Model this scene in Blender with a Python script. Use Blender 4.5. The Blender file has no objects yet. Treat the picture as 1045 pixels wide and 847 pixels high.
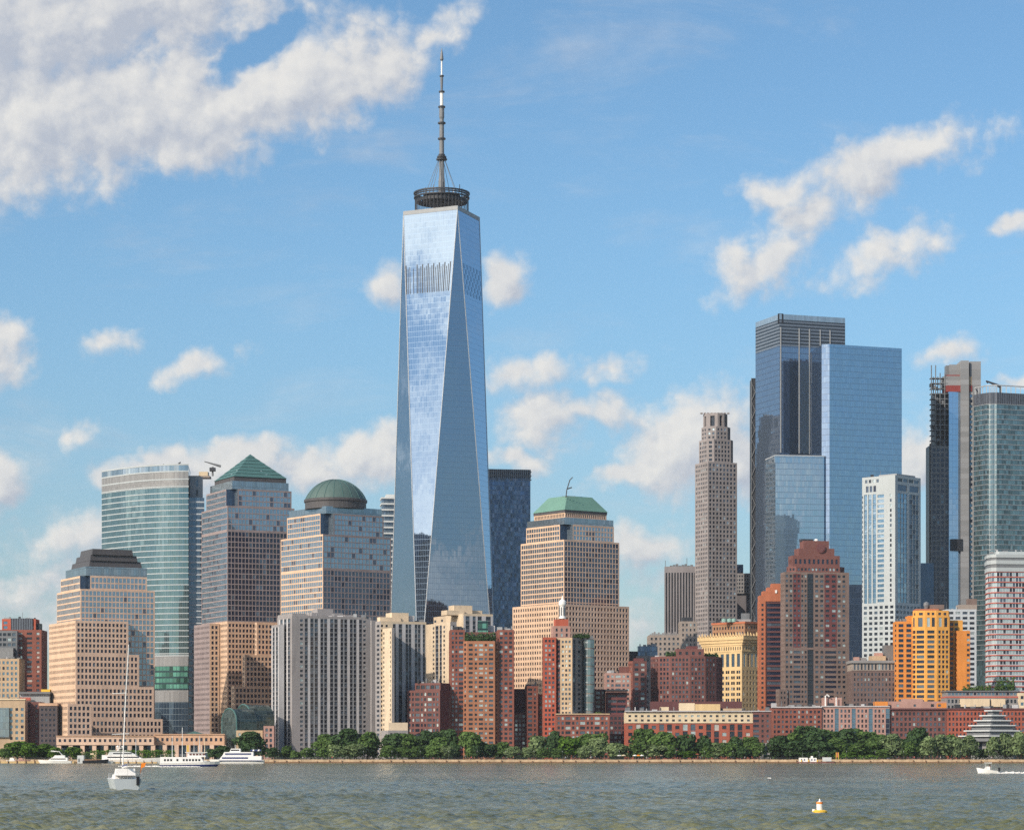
import bpy, math, random
import numpy as np
from mathutils import Vector, Matrix
R = math.radians
random.seed(7); rng = np.random.default_rng(7)
S = bpy.context.scene
COL = S.collection

# ------------------------------------------------------------------ camera
F, CX, HY, HC = 2740.0, 522.5, 771.0, 4.0
cam = bpy.data.cameras.new('camera'); co = bpy.data.objects.new('camera', cam); COL.objects.link(co)
cam.sensor_width = 36; cam.lens = 36 * F / 1045; cam.shift_y = (HY - 423.5) / 1045
co.location = (0, 0, HC); co.rotation_euler = (R(90), 0, 0)
cam.clip_start = 1; cam.clip_end = 60000
S.camera = co

# ------------------------------------------------------------------ sun, sky, exposure
SUN_AZ, SUN_EL = 42.0, 30.0          # degrees to the left of straight behind the camera; elevation
sv = Vector((-math.sin(R(SUN_AZ)) * math.cos(R(SUN_EL)), -math.cos(R(SUN_AZ)) * math.cos(R(SUN_EL)), math.sin(R(SUN_EL))))
sl = bpy.data.lights.new('sun', 'SUN'); sl.energy = 4.5; sl.angle = R(0.5); sl.color = (1.0, 0.87, 0.73)
so = bpy.data.objects.new('sun', sl); COL.objects.link(so); so.rotation_euler = sv.to_track_quat('Z', 'Y').to_euler()
so.location = (-600, -600, 500)
S.view_settings.view_transform = 'Standard'; S.view_settings.look = 'None'
S.view_settings.gamma = 1; S.view_settings.use_curve_mapping = False
S.view_settings.exposure = 0.0
S.cycles.use_denoising = False
S.cycles.max_bounces = 6; S.cycles.diffuse_bounces = 2; S.cycles.glossy_bounces = 4
S.cycles.transmission_bounces = 2; S.cycles.transparent_max_bounces = 4
S.cycles.sample_clamp_indirect = 6
S.cycles.caustics_reflective = False; S.cycles.caustics_refractive = False

W = bpy.data.worlds.new('World'); S.world = W; W.use_nodes = True
class NT:
    """small helper for wiring nodes"""
    def __init__(s, t): s.t = t; s.n = t.nodes; s.l = t.links
    def new(s, ty, **kw):
        n = s.n.new(ty)
        for k, v in kw.items(): setattr(n, k, v)
        return n
    def put(s, sock, v):
        if isinstance(v, bpy.types.NodeSocket): s.l.new(v, sock)
        elif v is not None:
            if hasattr(sock, 'default_value') and hasattr(sock.default_value, '__len__') and not hasattr(v, '__len__'): v = [v] * len(sock.default_value)
            if hasattr(sock.default_value, '__len__') and len(sock.default_value) == 4 and len(v) == 3: v = (*v, 1)
            sock.default_value = v
    def m(s, op, a, b=None, c=None, clamp=False):
        n = s.new('ShaderNodeMath', operation=op, use_clamp=clamp)
        for i, x in enumerate((a, b, c)):
            if x is not None: s.put(n.inputs[i], x)
        return n.outputs[0]
    def vm(s, op, a, b=None, sc=None):
        n = s.new('ShaderNodeVectorMath', operation=op); s.put(n.inputs[0], a)
        if b is not None: s.put(n.inputs[1], b)
        if sc is not None: s.put(n.inputs['Scale'], sc)
        return n.outputs['Value'] if op in ('LENGTH', 'DOT_PRODUCT') else n.outputs[0]
    def mix(s, f, a, b, mode='MIX'):
        n = s.new('ShaderNodeMix', data_type='RGBA', blend_type=mode)
        s.put(n.inputs[0], f); s.put(n.inputs[6], a); s.put(n.inputs[7], b); return n.outputs[2]
    def rng(s, v, a, b, c=0.0, d=1.0, smooth=True):
        n = s.new('ShaderNodeMapRange', interpolation_type='SMOOTHSTEP' if smooth else 'LINEAR')
        s.put(n.inputs[0], v)
        for i, x in enumerate((a, b, c, d)): s.put(n.inputs[i + 1], x)
        return n.outputs[0]
    def noise(s, vec, sc, det=2, rough=.5, dist=0.0, col=False):
        n = s.new('ShaderNodeTexNoise'); s.put(n.inputs['Vector'], vec)
        n.inputs['Scale'].default_value = sc; n.inputs['Detail'].default_value = det
        n.inputs['Roughness'].default_value = rough; n.inputs['Distortion'].default_value = dist
        return n.outputs[1] if col else n.outputs[0]
    def sep(s, v):
        n = s.new('ShaderNodeSeparateXYZ'); s.put(n.inputs[0], v); return n.outputs
    def comb(s, x, y, z):
        n = s.new('ShaderNodeCombineXYZ')
        for i, v in enumerate((x, y, z)): s.put(n.inputs[i], v)
        return n.outputs[0]

# clouds of the visible quarter of the sky as soft ellipses in gnomonic direction coordinates
# (units: hundredths of the focal length's 27.4; centre azimuth 0, height above the horizon)
CL = [ # cx, cy, rx, ry, tilt, strength
    (40, 120, 190, 80, 6, 1.25), (190, 110, 150, 66, 16, 1.2), (310, 90, 120, 52, 24, 1.15), (385, 66, 80, 30, 27, .95), (445, 30, 46, 18, 30, .8), (20, 20, 260, 60, 4, 1.4),
    (940, 150, 78, 22, 10, .72), (870, 180, 66, 32, 24, .84), (790, 200, 40, 16, 0, .6), (785, 262, 60, 32, 34, .86), (830, 225, 50, 30, 30, .7), (900, 262, 60, 24, 26, .72), (1034, 226, 28, 12, 8, .8),
    (518, 284, 30, 24, 10, .85), (398, 300, 20, 24, 40, .65), (-2, 356, 32, 30, 0, 1.0), (205, 374, 46, 14, 20, .58), (70, 446, 22, 10, 0, .42), (115, 352, 26, 10, 0, .42),
    (236, 474, 70, 26, 6, 1.1), (150, 484, 66, 20, 8, 1.05), (384, 470, 58, 30, 10, 1.0), (315, 482, 60, 18, 0, .75), (75, 545, 90, 30, 14, .62),
    (5, 486, 26, 30, 0, .85), (30, 600, 110, 30, 5, .66), (150, 560, 120, 30, 0, .55),
    (555, 432, 80, 24, -8, .74), (530, 385, 60, 18, 6, .64), (612, 374, 40, 16, 10, .6), (612, 425, 46, 20, 0, .72), (524, 470, 34, 12, 0, .66),
    (700, 452, 70, 48, 18, 1.15), (650, 480, 54, 16, 12, .9), (752, 470, 46, 44, 0, .9), (655, 556, 46, 24, 6, .85), (690, 590, 40, 16, 0, .55),
    (936, 466, 34, 34, 0, .95), (972, 362, 32, 16, 5, .6), (1046, 392, 22, 10, 0, .9), (640, 640, 80, 24, 0, .45), (100, 640, 120, 24, 0, .55)]
g = bpy.data.node_groups.new('cloud_field', 'ShaderNodeTree')
g.interface.new_socket('P', in_out='INPUT', socket_type='NodeSocketVector')
g.interface.new_socket('D', in_out='OUTPUT', socket_type='NodeSocketFloat'); g.interface.new_socket('Fine', in_out='OUTPUT', socket_type='NodeSocketFloat')
N = NT(g); gi = N.new('NodeGroupInput'); go_ = N.new('NodeGroupOutput')
P = gi.outputs[0]
warp = N.vm('SCALE', N.vm('SUBTRACT', N.noise(P, 1.6, 3, .55, col=True), (.5, .5, .5)), sc=.55)
Pw = N.vm('ADD', P, warp)
acc = None
for (cx, cy, rx, ry, ti, w) in CL:
    mp = N.new('ShaderNodeMapping', vector_type='TEXTURE')
    if acc is None: N.put(mp.inputs['Vector'], Pw)
    else:      # chained, so that the shader stack stays small
        ma = N.new('ShaderNodeVectorMath', operation='MULTIPLY_ADD'); N.put(ma.inputs[0], acc); ma.inputs[1].default_value = (1e-9,) * 3; N.put(ma.inputs[2], Pw); N.put(mp.inputs['Vector'], ma.outputs[0])
    mp.inputs['Location'].default_value = ((cx - CX) / 100, (HY - cy) / 100, 0)
    mp.inputs['Rotation'].default_value = (0, 0, R(ti)); mp.inputs['Scale'].default_value = (rx / 100 * 1.26, ry / 100 * 1.26, 1)
    f = N.m('MULTIPLY', N.m('SUBTRACT', 1.0, N.vm('LENGTH', mp.outputs[0])), w)
    acc = f if acc is None else N.m('SMOOTH_MAX', acc, f, .12)
gp_ = N.new('ShaderNodeMapping', vector_type='TEXTURE'); N.put(gp_.inputs['Vector'], Pw)      # the blue rift through the big cloud
gp_.inputs['Location'].default_value = ((246 - CX) / 100, (HY - 62) / 100, 0); gp_.inputs['Rotation'].default_value = (0, 0, R(38)); gp_.inputs['Scale'].default_value = (.75, .22, 1)
acc = N.m('SUBTRACT', acc, N.m('MULTIPLY', N.m('MAXIMUM', N.m('SUBTRACT', 1.0, N.vm('LENGTH', gp_.outputs[0])), 0.0), 1.3))
acc = N.m('MAXIMUM', acc, -0.75)
def billow(v, det=5):
    a = N.new('ShaderNodeTexNoise', noise_dimensions='2D'); N.put(a.inputs['Vector'], v); a.inputs['Scale'].default_value = 2.0; a.inputs['Detail'].default_value = det + 1; a.inputs['Roughness'].default_value = .54
    b = N.new('ShaderNodeTexVoronoi', voronoi_dimensions='2D', feature='F1'); N.put(b.inputs['Vector'], N.vm('ADD', v, N.vm('SCALE', N.vm('SUBTRACT', a.outputs[1], (.5, .5, .5)), sc=.35)))
    b.inputs['Scale'].default_value = 2.6; b.inputs['Detail'].default_value = 3; b.inputs['Roughness'].default_value = .55; b.inputs['Lacunarity'].default_value = 2.2; b.normalize = True
    return N.m('ADD', N.m('MULTIPLY', a.outputs[0], .62), N.m('MULTIPLY', N.m('SUBTRACT', .86, b.outputs[0]), .42))
n1 = billow(P); n2 = N.noise(P, .8, 4, .5)
fld = N.m('ADD', acc, N.m('MULTIPLY', N.m('SUBTRACT', n1, .5), 1.7))
fld = N.m('ADD', fld, N.m('MULTIPLY', N.m('SUBTRACT', n2, .5), .5))
N.l.new(fld, go_.inputs[0]); N.l.new(N.m('SUBTRACT', n1, billow(N.vm('ADD', P, (-.06, .085, 0)), 3)), go_.inputs[1])

N = NT(W.node_tree); N.n.clear()
out = N.new('ShaderNodeOutputWorld'); bg = N.new('ShaderNodeBackground'); bg.inputs[1].default_value = 0.1
N.l.new(bg.outputs[0], out.inputs[0])
sky = N.new('ShaderNodeTexSky', sky_type='NISHITA'); sky.sun_disc = False
sky.sun_elevation = R(SUN_EL); sky.sun_rotation = R(180 + SUN_AZ); sky.altitude = 0
sky.air_density = 1.0; sky.dust_density = 0.4; sky.ozone_density = 2.5
D = N.new('ShaderNodeTexCoord').outputs['Generated']
dx, dy, dz = N.sep(D)
dys = N.m('MAXIMUM', dy, .05)
Pf = N.comb(N.m('MULTIPLY', N.m('DIVIDE', dx, dys), F / 100), N.m('MULTIPLY', N.m('DIVIDE', dz, dys), F / 100), 0.0)
def cf(v):
    n = N.new('ShaderNodeGroup'); n.node_tree = g; N.put(n.inputs[0], v); return n.outputs
d0, fine = cf(Pf); d1 = cf(N.vm('ADD', N.vm('ADD', Pf, N.vm('SCALE', (1e-9, 0, 0), sc=d0)), (-.16, .20, 0)))[0]
front = N.rng(dy, .30, .48)
a_f = N.m('MULTIPLY', N.rng(d0, -.02, .70), front)
# the rest of the sky (behind and beside the camera, seen in the glass): a deck of fair-weather cumulus
dzs = N.m('ADD', N.m('MAXIMUM', dz, 0.0), .16)
Pb = N.comb(N.m('DIVIDE', dx, dzs), N.m('DIVIDE', dy, dzs), 0.0)
nb = N.noise(Pb, .75, 7, .56); nb2 = N.noise(N.vm('ADD', Pb, (-.12, -.12, 0)), .75, 7, .56)
back = N.m('SUBTRACT', 1.0, front)
lefty = N.m('MULTIPLY', N.m('MULTIPLY', N.rng(dx, -.2, -.6), N.rng(dz, .05, .12)), .19)   # the cloud bank lies to the west
a_b = N.m('MULTIPLY', N.rng(N.m('ADD', nb, lefty), .56, .68), back)
lit_f = N.rng(N.m('SUBTRACT', d0, d1), -.40, .36, smooth=False)
lit_f = N.m('ADD', N.m('MULTIPLY', lit_f, .62), N.m('MULTIPLY', N.m('SUBTRACT', N.noise(Pf, .9, 3, .5), .28), .8))
lit_f = N.m('ADD', lit_f, N.m('MULTIPLY', fine, 1.3))
grey = N.vm('LENGTH', N.vm('MULTIPLY', N.vm('SUBTRACT', Pf, ((60 - CX) / 100, (HY - 25) / 100, 0)), (.42, .95, 0)))      # thick, unlit heart of the big cloud
lit_f = N.m('SUBTRACT', lit_f, N.m('MULTIPLY', N.rng(grey, 1.2, .0), .22), clamp=True)
lit_b = N.rng(N.m('SUBTRACT', nb, nb2), -.08, .08)
lit = N.m('ADD', N.m('MULTIPLY', lit_f, front), N.m('MULTIPLY', lit_b, back))
ccol = N.mix(lit, (5.0, 5.35, 6.1), (8.6, 8.35, 7.9))
ccol = N.mix(1.0, ccol, N.mix(N.rng(dx, -.2, -.6), (1, 1, 1), (3.2, 3.05, 2.85)), 'MULTIPLY')   # brighter towards the sun
tint = N.mix(1.0, sky.outputs[0], N.mix(N.rng(dz, .0, .2), (.74, .84, .94), (.88, 1.15, 1.26)), 'MULTIPLY')
veil = N.m('MULTIPLY', N.m('MULTIPLY', N.rng(N.noise(N.vm('MULTIPLY', Pf, (.35, 1.1, 0)), 1.0, 6, .62, .4), .50, .80), .40), front)      # thin high streaks
a_f = N.m('MAXIMUM', a_f, veil)
alpha = N.m('MULTIPLY', N.m('ADD', a_f, a_b), N.m('GREATER_THAN', dz, -.01))
N.l.new(N.mix(N.m('MULTIPLY', alpha, .93), tint, ccol), bg.inputs[0])

# ------------------------------------------------------------------ materials
MAT = {}
def newmat(name):
    m = bpy.data.materials.new(name); m.use_nodes = True
    N = NT(m.node_tree); b = N.n['Principled BSDF']; MAT[name] = m
    return m, N, b
def pbr(b, **k):
    for a, v in k.items():
        s = b.inputs[a.replace('_', ' ')]
        s.default_value = (*v, 1) if hasattr(v, '__len__') and len(v) == 3 and len(s.default_value) == 4 else v
def wall(name, col, var=.16, rough=.85, sc=.09, metal=0.0):
    m, N, b = newmat(name)
    p = N.new('ShaderNodeNewGeometry').outputs['Position']
    a = N.noise(p, sc, 4, .6); c = N.noise(N.vm('MULTIPLY', p, (1, 1, .12)), .55, 2, .5); e = N.noise(p, 1.3, 2, .6)
    t = N.m('ADD', N.m('ADD', N.m('MULTIPLY', a, .6), N.m('MULTIPLY', c, .4)), N.m('MULTIPLY', e, .1))
    lo = tuple(x * (1 - var) for x in col); hi = tuple(min(x * (1 + var), .95) for x in col)
    N.put(b.inputs['Base Color'], N.mix(N.rng(t, .3, .8), lo, hi))
    pbr(b, Roughness=rough, Metallic=metal); b.inputs['Specular IOR Level'].default_value = .3
    return m
def glass(name, col, metal=.5, rough=.06, var=.3):
    m, N, b = newmat(name)
    p = N.new('ShaderNodeNewGeometry').outputs['Position']
    t = N.noise(p, .35, 2, .6)
    lo = tuple(x * (1 - var) for x in col); hi = tuple(min(x * (1 + var), .95) for x in col)
    N.put(b.inputs['Base Color'], N.mix(t, lo, hi)); pbr(b, Roughness=rough, Metallic=metal)
    bp = N.new('ShaderNodeBump'); bp.inputs['Strength'].default_value = .12; bp.inputs['Distance'].default_value = .3
    N.put(bp.inputs['Height'], N.noise(p, .5, 2)); N.l.new(bp.outputs[0], b.inputs['Normal'])
    return m
def curtain(name, col, pw=1.5, ph=4.0, lw=.08, lh=.07, line=(.25, .28, .3), metal=.75, rough=.05, tilt=.012, sp=0.0, spcol=None, wob=.006, linemetal=.8, pvar=.25):
    """curtain wall: UV in metres, panels pw x ph, mullion lines, spandrel strip, each panel a hair out of plane"""
    m, N, b = newmat(name)
    uv = N.new('ShaderNodeUVMap').outputs[0]
    q = N.vm('DIVIDE', uv, (pw, ph, 1)); cell = N.vm('FLOOR', q); fr = N.vm('FRACTION', q)
    wn = N.new('ShaderNodeTexWhiteNoise', noise_dimensions='3D'); N.put(wn.inputs['Vector'], cell)
    fx, fy, _ = N.sep(fr)
    lx = N.m('LESS_THAN', fx, lw) if lw else 0.0; ly = N.m('LESS_THAN', fy, lh) if lh else 0.0
    ln = N.m('MAXIMUM', lx, ly)
    base = N.mix(N.m('MULTIPLY', wn.outputs[0], pvar * 2), tuple(x * (1 - pvar) for x in col), tuple(min(x * (1 + pvar), .97) for x in col))
    met = metal
    if sp:
        s = N.m('LESS_THAN', fy, sp + lh); base = N.mix(s, base, spcol)
        met = N.m('SUBTRACT', metal, N.m('MULTIPLY', s, metal * .6))
    base = N.mix(ln, base, line)
    N.put(b.inputs['Base Color'], base)
    N.put(b.inputs['Metallic'], N.m('ADD', N.m('MULTIPLY', N.m('SUBTRACT', 1.0, ln), met), N.m('MULTIPLY', ln, linemetal)))
    N.put(b.inputs['Roughness'], N.m('ADD', rough, N.m('MULTIPLY', ln, .35)))
    geo = N.new('ShaderNodeNewGeometry')
    j = N.vm('SCALE', N.vm('SUBTRACT', wn.outputs[1], (.5, .5, .5)), sc=tilt * 2)
    w2 = N.vm('SCALE', N.vm('SUBTRACT', N.noise(geo.outputs['Position'], .05, 3, .6, col=True), (.5, .5, .5)), sc=wob * 2)
    N.put(b.inputs['Normal'], N.vm('NORMALIZE', N.vm('ADD', N.vm('ADD', geo.outputs['Normal'], j), w2)))
    return m

# masonry, concrete, metal
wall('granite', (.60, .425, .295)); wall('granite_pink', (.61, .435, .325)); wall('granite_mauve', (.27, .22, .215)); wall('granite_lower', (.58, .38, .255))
wall('granite_trim', (.55, .35, .23)); wall('granite_shaded', (.085, .07, .072)); wall('bronze_roof', (.075, .072, .075), rough=.5)
wall('copper_dark', (.06, .145, .14), var=.1, rough=.6); wall('copper_green', (.125, .255, .205), var=.1, rough=.6); wall('copper_dome', (.075, .125, .115), var=.1, rough=.55)
wall('concrete_grey_shaded', (.285, .27, .268)); wall('concrete_light', (.46, .455, .46)); wall('concrete_cream', (.60, .49, .355)); wall('concrete_raw', (.28, .285, .29))  # the grey is the cream slabs' concrete with cloud shade put into its colour
wall('brick_red', (.235, .086, .062)); wall('brick_wine', (.17, .074, .064)); wall('brick_bright', (.43, .105, .062)); wall('brick_orange', (.34, .152, .085))
wall('brick_dark', (.12, .05, .05)); wall('brick_brown', (.18, .132, .115)); wall('brick_pink', (.40, .24, .20)); wall('brick_maroon', (.14, .05, .05))
wall('stone_tan', (.46, .34, .22)); wall('stone_tan_grey', (.31, .265, .23)); wall('stone_gold', (.63, .46, .24)); wall('stone_attic', (.30, .17, .10)); wall('terracotta', (.41, .14, .072))
wall('limestone', (.275, .25, .245)); wall('stone_grey', (.24, .235, .235)); wall('slab_grey', (.15, .14, .148)); wall('stone_cream', (.66, .54, .37))
wall('paint_orange', (.63, .235, .05), var=.16); wall('paint_amber', (.70, .345, .08), var=.14); wall('coral_red', (.43, .12, .09), var=.08)
wall('panel_white', (.56, .59, .59), var=.06, rough=.5); wall('panel_grey', (.31, .325, .335), var=.08, rough=.5); wall('panel_cool', (.40, .44, .45), var=.06, rough=.5); wall('panel_slate', (.13, .135, .147), rough=.6); wall('loft_brown', (.15, .105, .095)); wall('brick_river', (.33, .095, .06)); wall('slab_rib', (.23, .215, .22)); wall('panel_pale_blue', (.50, .54, .57), var=.06, rough=.5)
wall('steel_dark', (.04, .043, .05), rough=.5); wall('steel_mid', (.16, .17, .18), rough=.45); wall('steel_pale', (.50, .52, .53), rough=.4, metal=.3)
wall('black_panel', (.02, .022, .027), rough=.4); wall('rust_red', (.24, .05, .045)); wall('roof_grey', (.22, .215, .21)); wall('white_paint', (.80, .79, .76), var=.04, rough=.4)
wall('navy_paint', (.02, .035, .15), var=.05, rough=.4); wall('yellow_paint', (.75, .47, .05), var=.05, rough=.5); wall('seawall_stone', (.50, .37, .235), var=.3, sc=.3)
wall('timber', (.20, .12, .07), var=.3); wall('paving', (.28, .26, .235), var=.2); wall('dock_tan', (.56, .40, .20), var=.2); wall('soil', (.09, .10, .05), var=.3)
wall('hull_blue_grey', (.46, .51, .54), var=.05, rough=.35); wall('orange_flag', (.85, .25, .03), var=.05); wall('canvas_blue', (.10, .12, .22), var=.1); wall('skin', (.45, .28, .2)); wall('bark', (.10, .075, .055), var=.3)
wall('green_plastic', (.02, .10, .08), rough=.4); wall('teal_tank', (.25, .42, .38), rough=.5); wall('silver_rim', (.55, .56, .56), rough=.35, metal=.6)
# punched-window glass
glass('glass_dark', (.022, .03, .045), .15); glass('glass_mid', (.10, .135, .18), .4); glass('glass_pale', (.50, .57, .58), .55, .12); glass('glass_navy', (.02, .03, .06), .25, .05)
glass('glass_blue', (.16, .27, .38), .7); glass('glass_office', (.085, .115, .165), .5, .04); glass('glass_sky', (.27, .37, .46), .75, .04); glass('glass_blind', (.46, .44, .40), .1, .3)
G = {'dark': [('glass_dark', .72), ('glass_mid', .20), ('glass_pale', .08)], 'pale': [('glass_dark', .42), ('glass_mid', .30), ('glass_pale', .22), ('glass_blind', .06)],
     'office': [('glass_office', .72), ('glass_navy', .17), ('glass_mid', .11)], 'sky': [('glass_sky', .9), ('glass_office', .1)], 'navy': [('glass_navy', .82), ('glass_dark', .09), ('glass_mid', .09)],
     'blue': [('glass_blue', .85), ('glass_navy', .15)], 'mix': [('glass_dark', .58), ('glass_mid', .34), ('glass_pale', .08)], 'dk': [('glass_dark', 1.0)], 'void': [('black_panel', 1.0)], 'paleblue': [('glass_pale', .55), ('glass_mid', .28), ('glass_dark', .17)], 'ribglass': [('glass_dark', .76), ('glass_mid', .24)], 'bluestrip': [('glass_blue', .75), ('glass_sky', .25)]}
# curtain walls
curtain('cw_wtc', (.315, .40, .50), 1.52, 4.1, .06, .05, (.20, .28, .38), .95, .03, .0025, wob=.015, pvar=.05)
curtain('cw_wtc_vent', (.30, .36, .42), 3.2, 60, .35, 0, (.08, .1, .12), .8, .1, .004)
curtain('cw_green', (.15, .24, .265), 1.5, 4.05, .07, 0, (.20, .27, .27), .65, .06, .01, pvar=.2)
curtain('cw_side', (.10, .16, .23), 1.5, 4.05, .07, .28, (.25, .30, .35), .6, .08, .01)
curtain('cw_lit', (.07, .19, .15), 2.6, 4.1, .10, .30, (.03, .06, .065), .35, .08, .01, pvar=.8)
curtain('cw_deep', (.06, .10, .15), 2.2, 4.05, .07, .10, (.14, .18, .21), .5, .06, .01)
curtain('cw_band', (.30, .38, .44), 1.6, 4.0, .07, .06, (.20, .22, .24), .7, .05, .008)
curtain('cw_navy', (.075, .125, .215), 1.6, 3.6, .10, .20, (.13, .18, .25), .6, .06, .02, pvar=.5)
curtain('cw_blue', (.34, .51, .67), 1.6, 4.4, .06, .08, (.18, .29, .42), .85, .035, .006, wob=.016, pvar=.16)
curtain('cw_blue2', (.38, .53, .66), 1.6, 4.4, .05, .09, (.24, .32, .40), .85, .035, .005, pvar=.08)
curtain('cw_violet', (.27, .365, .50), 1.6, 4.4, .06, .10, (.12, .16, .23), .8, .05, .012, pvar=.15)
curtain('cw_dark', (.06, .10, .17), 1.6, 4.4, .06, .07, (.10, .14, .2), .6, .04, .006)
curtain('cw_pier', (.30, .36, .43), 1.6, 4.4, .06, .22, (.12, .16, .21), .7, .08, .006)
curtain('cw_teal', (.12, .20, .22), 2.0, 3.9, .10, .14, (.20, .25, .26), .6, .06, .012, pvar=.5)
curtain('cw_teal_pale', (.22, .31, .33), 2.0, 3.9, .12, .16, (.33, .37, .38), .6, .08, .012, pvar=.3)
curtain('cw_strip', (.42, .58, .78), 3.0, 4.2, .04, .04, (.25, .36, .5), .9, .03, .003, pvar=.05)
curtain('cw_garden', (.055, .085, .08), 2.6, 2.6, .10, .10, (.16, .2, .19), .45, .08, .02, pvar=.4)
curtain('cw_garden_end', (.12, .18, .18), 2.4, 2.4, .12, .12, (.12, .17, .17), .6, .06, .02, pvar=.4)
curtain('louvre', (.05, .065, .085), 60, 2.6, 0, .40, (.26, .31, .37), .3, .3, 0, wob=0)
curtain('louvre_grey', (.27, .275, .275), 1.4, 8, .10, .05, (.27, .27, .27), .2, .4, .004)
curtain('crown_clear', (.36, .47, .56), 1.6, 9, .12, .06, (.5, .55, .58), .5, .1, .01)
curtain('cw_core', (.27, .28, .29), 60, 4.1, 0, .12, (.23, .23, .235), 0, .85, 0, wob=0, linemetal=0)
curtain('ribbed_metal', (.15, .17, .20), 1.6, 40, .45, 0, (.06, .065, .08), .3, .35, .003)

# ------------------------------------------------------------------ mesh tools
def X(px, Y): return (px - CX) * Y / F
def Z(py, Y): return HC + (HY - py) * Y / F
def V2(px, Y): return Vector((X(px, Y), Y))
GZ = 2.0
class MB:
    def __init__(s): s.v = []; s.f = []; s.m = []; s.uv = []; s.mats = []
    def mi(s, m):
        if m not in s.mats: s.mats.append(m)
        return s.mats.index(m)
    def quad(s, pts, m, uv=None):
        n = len(s.v); s.v.extend(tuple(p) for p in pts); s.f.append(tuple(range(n, n + len(pts)))); s.m.append(s.mi(m))
        s.uv.append(uv if uv else [(0.0, 0.0)] * len(pts))
    def box(s, x0, x1, y0, y1, z0, z1, m):
        s.prism([(x0, y0), (x1, y0), (x1, y1), (x0, y1)], z0, z1, m)
    def prism(s, poly, z0, z1, m, cap=None, bottom=False, top=None):
        k = len(poly); q = top or poly; u = 0.0
        for i in range(k):
            a, b = poly[i], poly[(i + 1) % k]; c, d = q[(i + 1) % k], q[i]
            L = math.hypot(b[0] - a[0], b[1] - a[1])
            s.quad([(a[0], a[1], z0), (b[0], b[1], z0), (c[0], c[1], z1), (d[0], d[1], z1)], m, [(u, z0), (u + L, z0), (u + L, z1), (u, z1)]); u += L
        s.quad([(p[0], p[1], z1) for p in q], cap or m)
        if bottom: s.quad([(p[0], p[1], z0) for p in reversed(poly)], m)
    def tube(s, pts, r, m, n=6):
        rs = r if hasattr(r, '__len__') else [r] * len(pts)
        rings = []
        for i, p in enumerate(pts):
            a = Vector(pts[max(i - 1, 0)]); b = Vector(pts[min(i + 1, len(pts) - 1)]); t = (b - a).normalized()
            e = t.orthogonal().normalized(); f = t.cross(e)
            rings.append([Vector(p) + (e * math.cos(k * 2 * math.pi / n) + f * math.sin(k * 2 * math.pi / n)) * rs[i] for k in range(n)])
        for A, B in zip(rings, rings[1:]):
            for k in range(n): s.quad([A[k], A[(k + 1) % n], B[(k + 1) % n], B[k]], m)
        s.quad(list(reversed(rings[0])), m); s.quad(rings[-1], m)
    def lathe(s, cx, cy, prof, m, n=24, sx=1, sy=1):
        for (r0, z0), (r1, z1) in zip(prof, prof[1:]):
            for k in range(n):
                a, b = 2 * math.pi * k / n, 2 * math.pi * (k + 1) / n
                p = lambda r, t, z: (cx + sx * r * math.cos(t), cy + sy * r * math.sin(t), z)
                if r0 < 1e-6: s.quad([p(r0, a, z0), p(r1, b, z1), p(r1, a, z1)], m)
                elif r1 < 1e-6: s.quad([p(r0, a, z0), p(r0, b, z0), p(r1, a, z1)], m)
                else: s.quad([p(r0, a, z0), p(r0, b, z0), p(r1, b, z1), p(r1, a, z1)], m)
    def mesh(s, name, org=(0, 0, 0), smooth=False):
        me = bpy.data.meshes.new(name)
        o = Vector(org); me.from_pydata([(p[0] - o[0], p[1] - o[1], p[2] - o[2]) for p in s.v], [], s.f)
        for m in s.mats: me.materials.append(MAT[m])
        me.polygons.foreach_set('material_index', s.m)
        ul = me.uv_layers.new(name='UVMap'); ul.data.foreach_set('uv', [c for q in s.uv for p in q for c in p])
        if smooth:
            import bmesh
            bm = bmesh.new(); bm.from_mesh(me); bmesh.ops.remove_doubles(bm, verts=bm.verts, dist=1e-4); bm.to_mesh(me); bm.free()
            me.polygons.foreach_set('use_smooth', [True] * len(me.polygons))
        return me
    def obj(s, name, parent=None, smooth=False, org=None):
        o = bpy.data.objects.new(name, s.mesh(name, org if org is not None else (parent['_org'] if parent and '_org' in parent else (0, 0, 0)), smooth))
        COL.objects.link(o)
        if parent: o.parent = parent
        return o
def tag(o, label, cat, group=None, kind=None):
    if label: o['label'] = label
    if cat: o['category'] = cat
    if group: o['group'] = group
    if kind: o['kind'] = kind
    return o
ROOTS = []
def thing(name, label, cat, loc, group=None):
    o = bpy.data.objects.new(name, None); COL.objects.link(o); o.location = loc; o.empty_display_size = 2
    o['_org'] = tuple(loc); ROOTS.append(o)
    return tag(o, label, cat, group)

# plan polygons, counter-clockwise from above
def cbox(pl, pc, pr, Y, th):
    """box seen corner-on: left edge, near corner, right edge columns; Y depth of the near corner; th turn of the right face"""
    t = R(th); C = V2(pc, Y); r = Vector((math.cos(t), math.sin(t))); l = Vector((-math.sin(t), math.cos(t)))
    ur, ul = (pr - CX) / F, (pl - CX) / F
    a = (ur * C.y - C.x) / (r.x - ur * r.y); b = (ul * C.y - C.x) / (l.x - ul * l.y)
    return [C, C + r * a, C + r * a + l * b, C + l * b]
def fbox(pl, pr, Y, dep, th=0):
    t = R(th); C = V2(pl, Y); r = Vector((math.cos(t), math.sin(t))); l = Vector((-math.sin(t), math.cos(t)))
    ur = (pr - CX) / F; a = (ur * C.y - C.x) / (r.x - ur * r.y)
    return [C, C + r * a, C + r * a + l * dep, C + l * dep]
def notch(p, a):
    C, Rr, B, L = p; r = (Rr - C).normalized(); l = (L - C).normalized()
    return [C + r * a, Rr, B, L, C + l * a, C + l * a + r * a]
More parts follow.
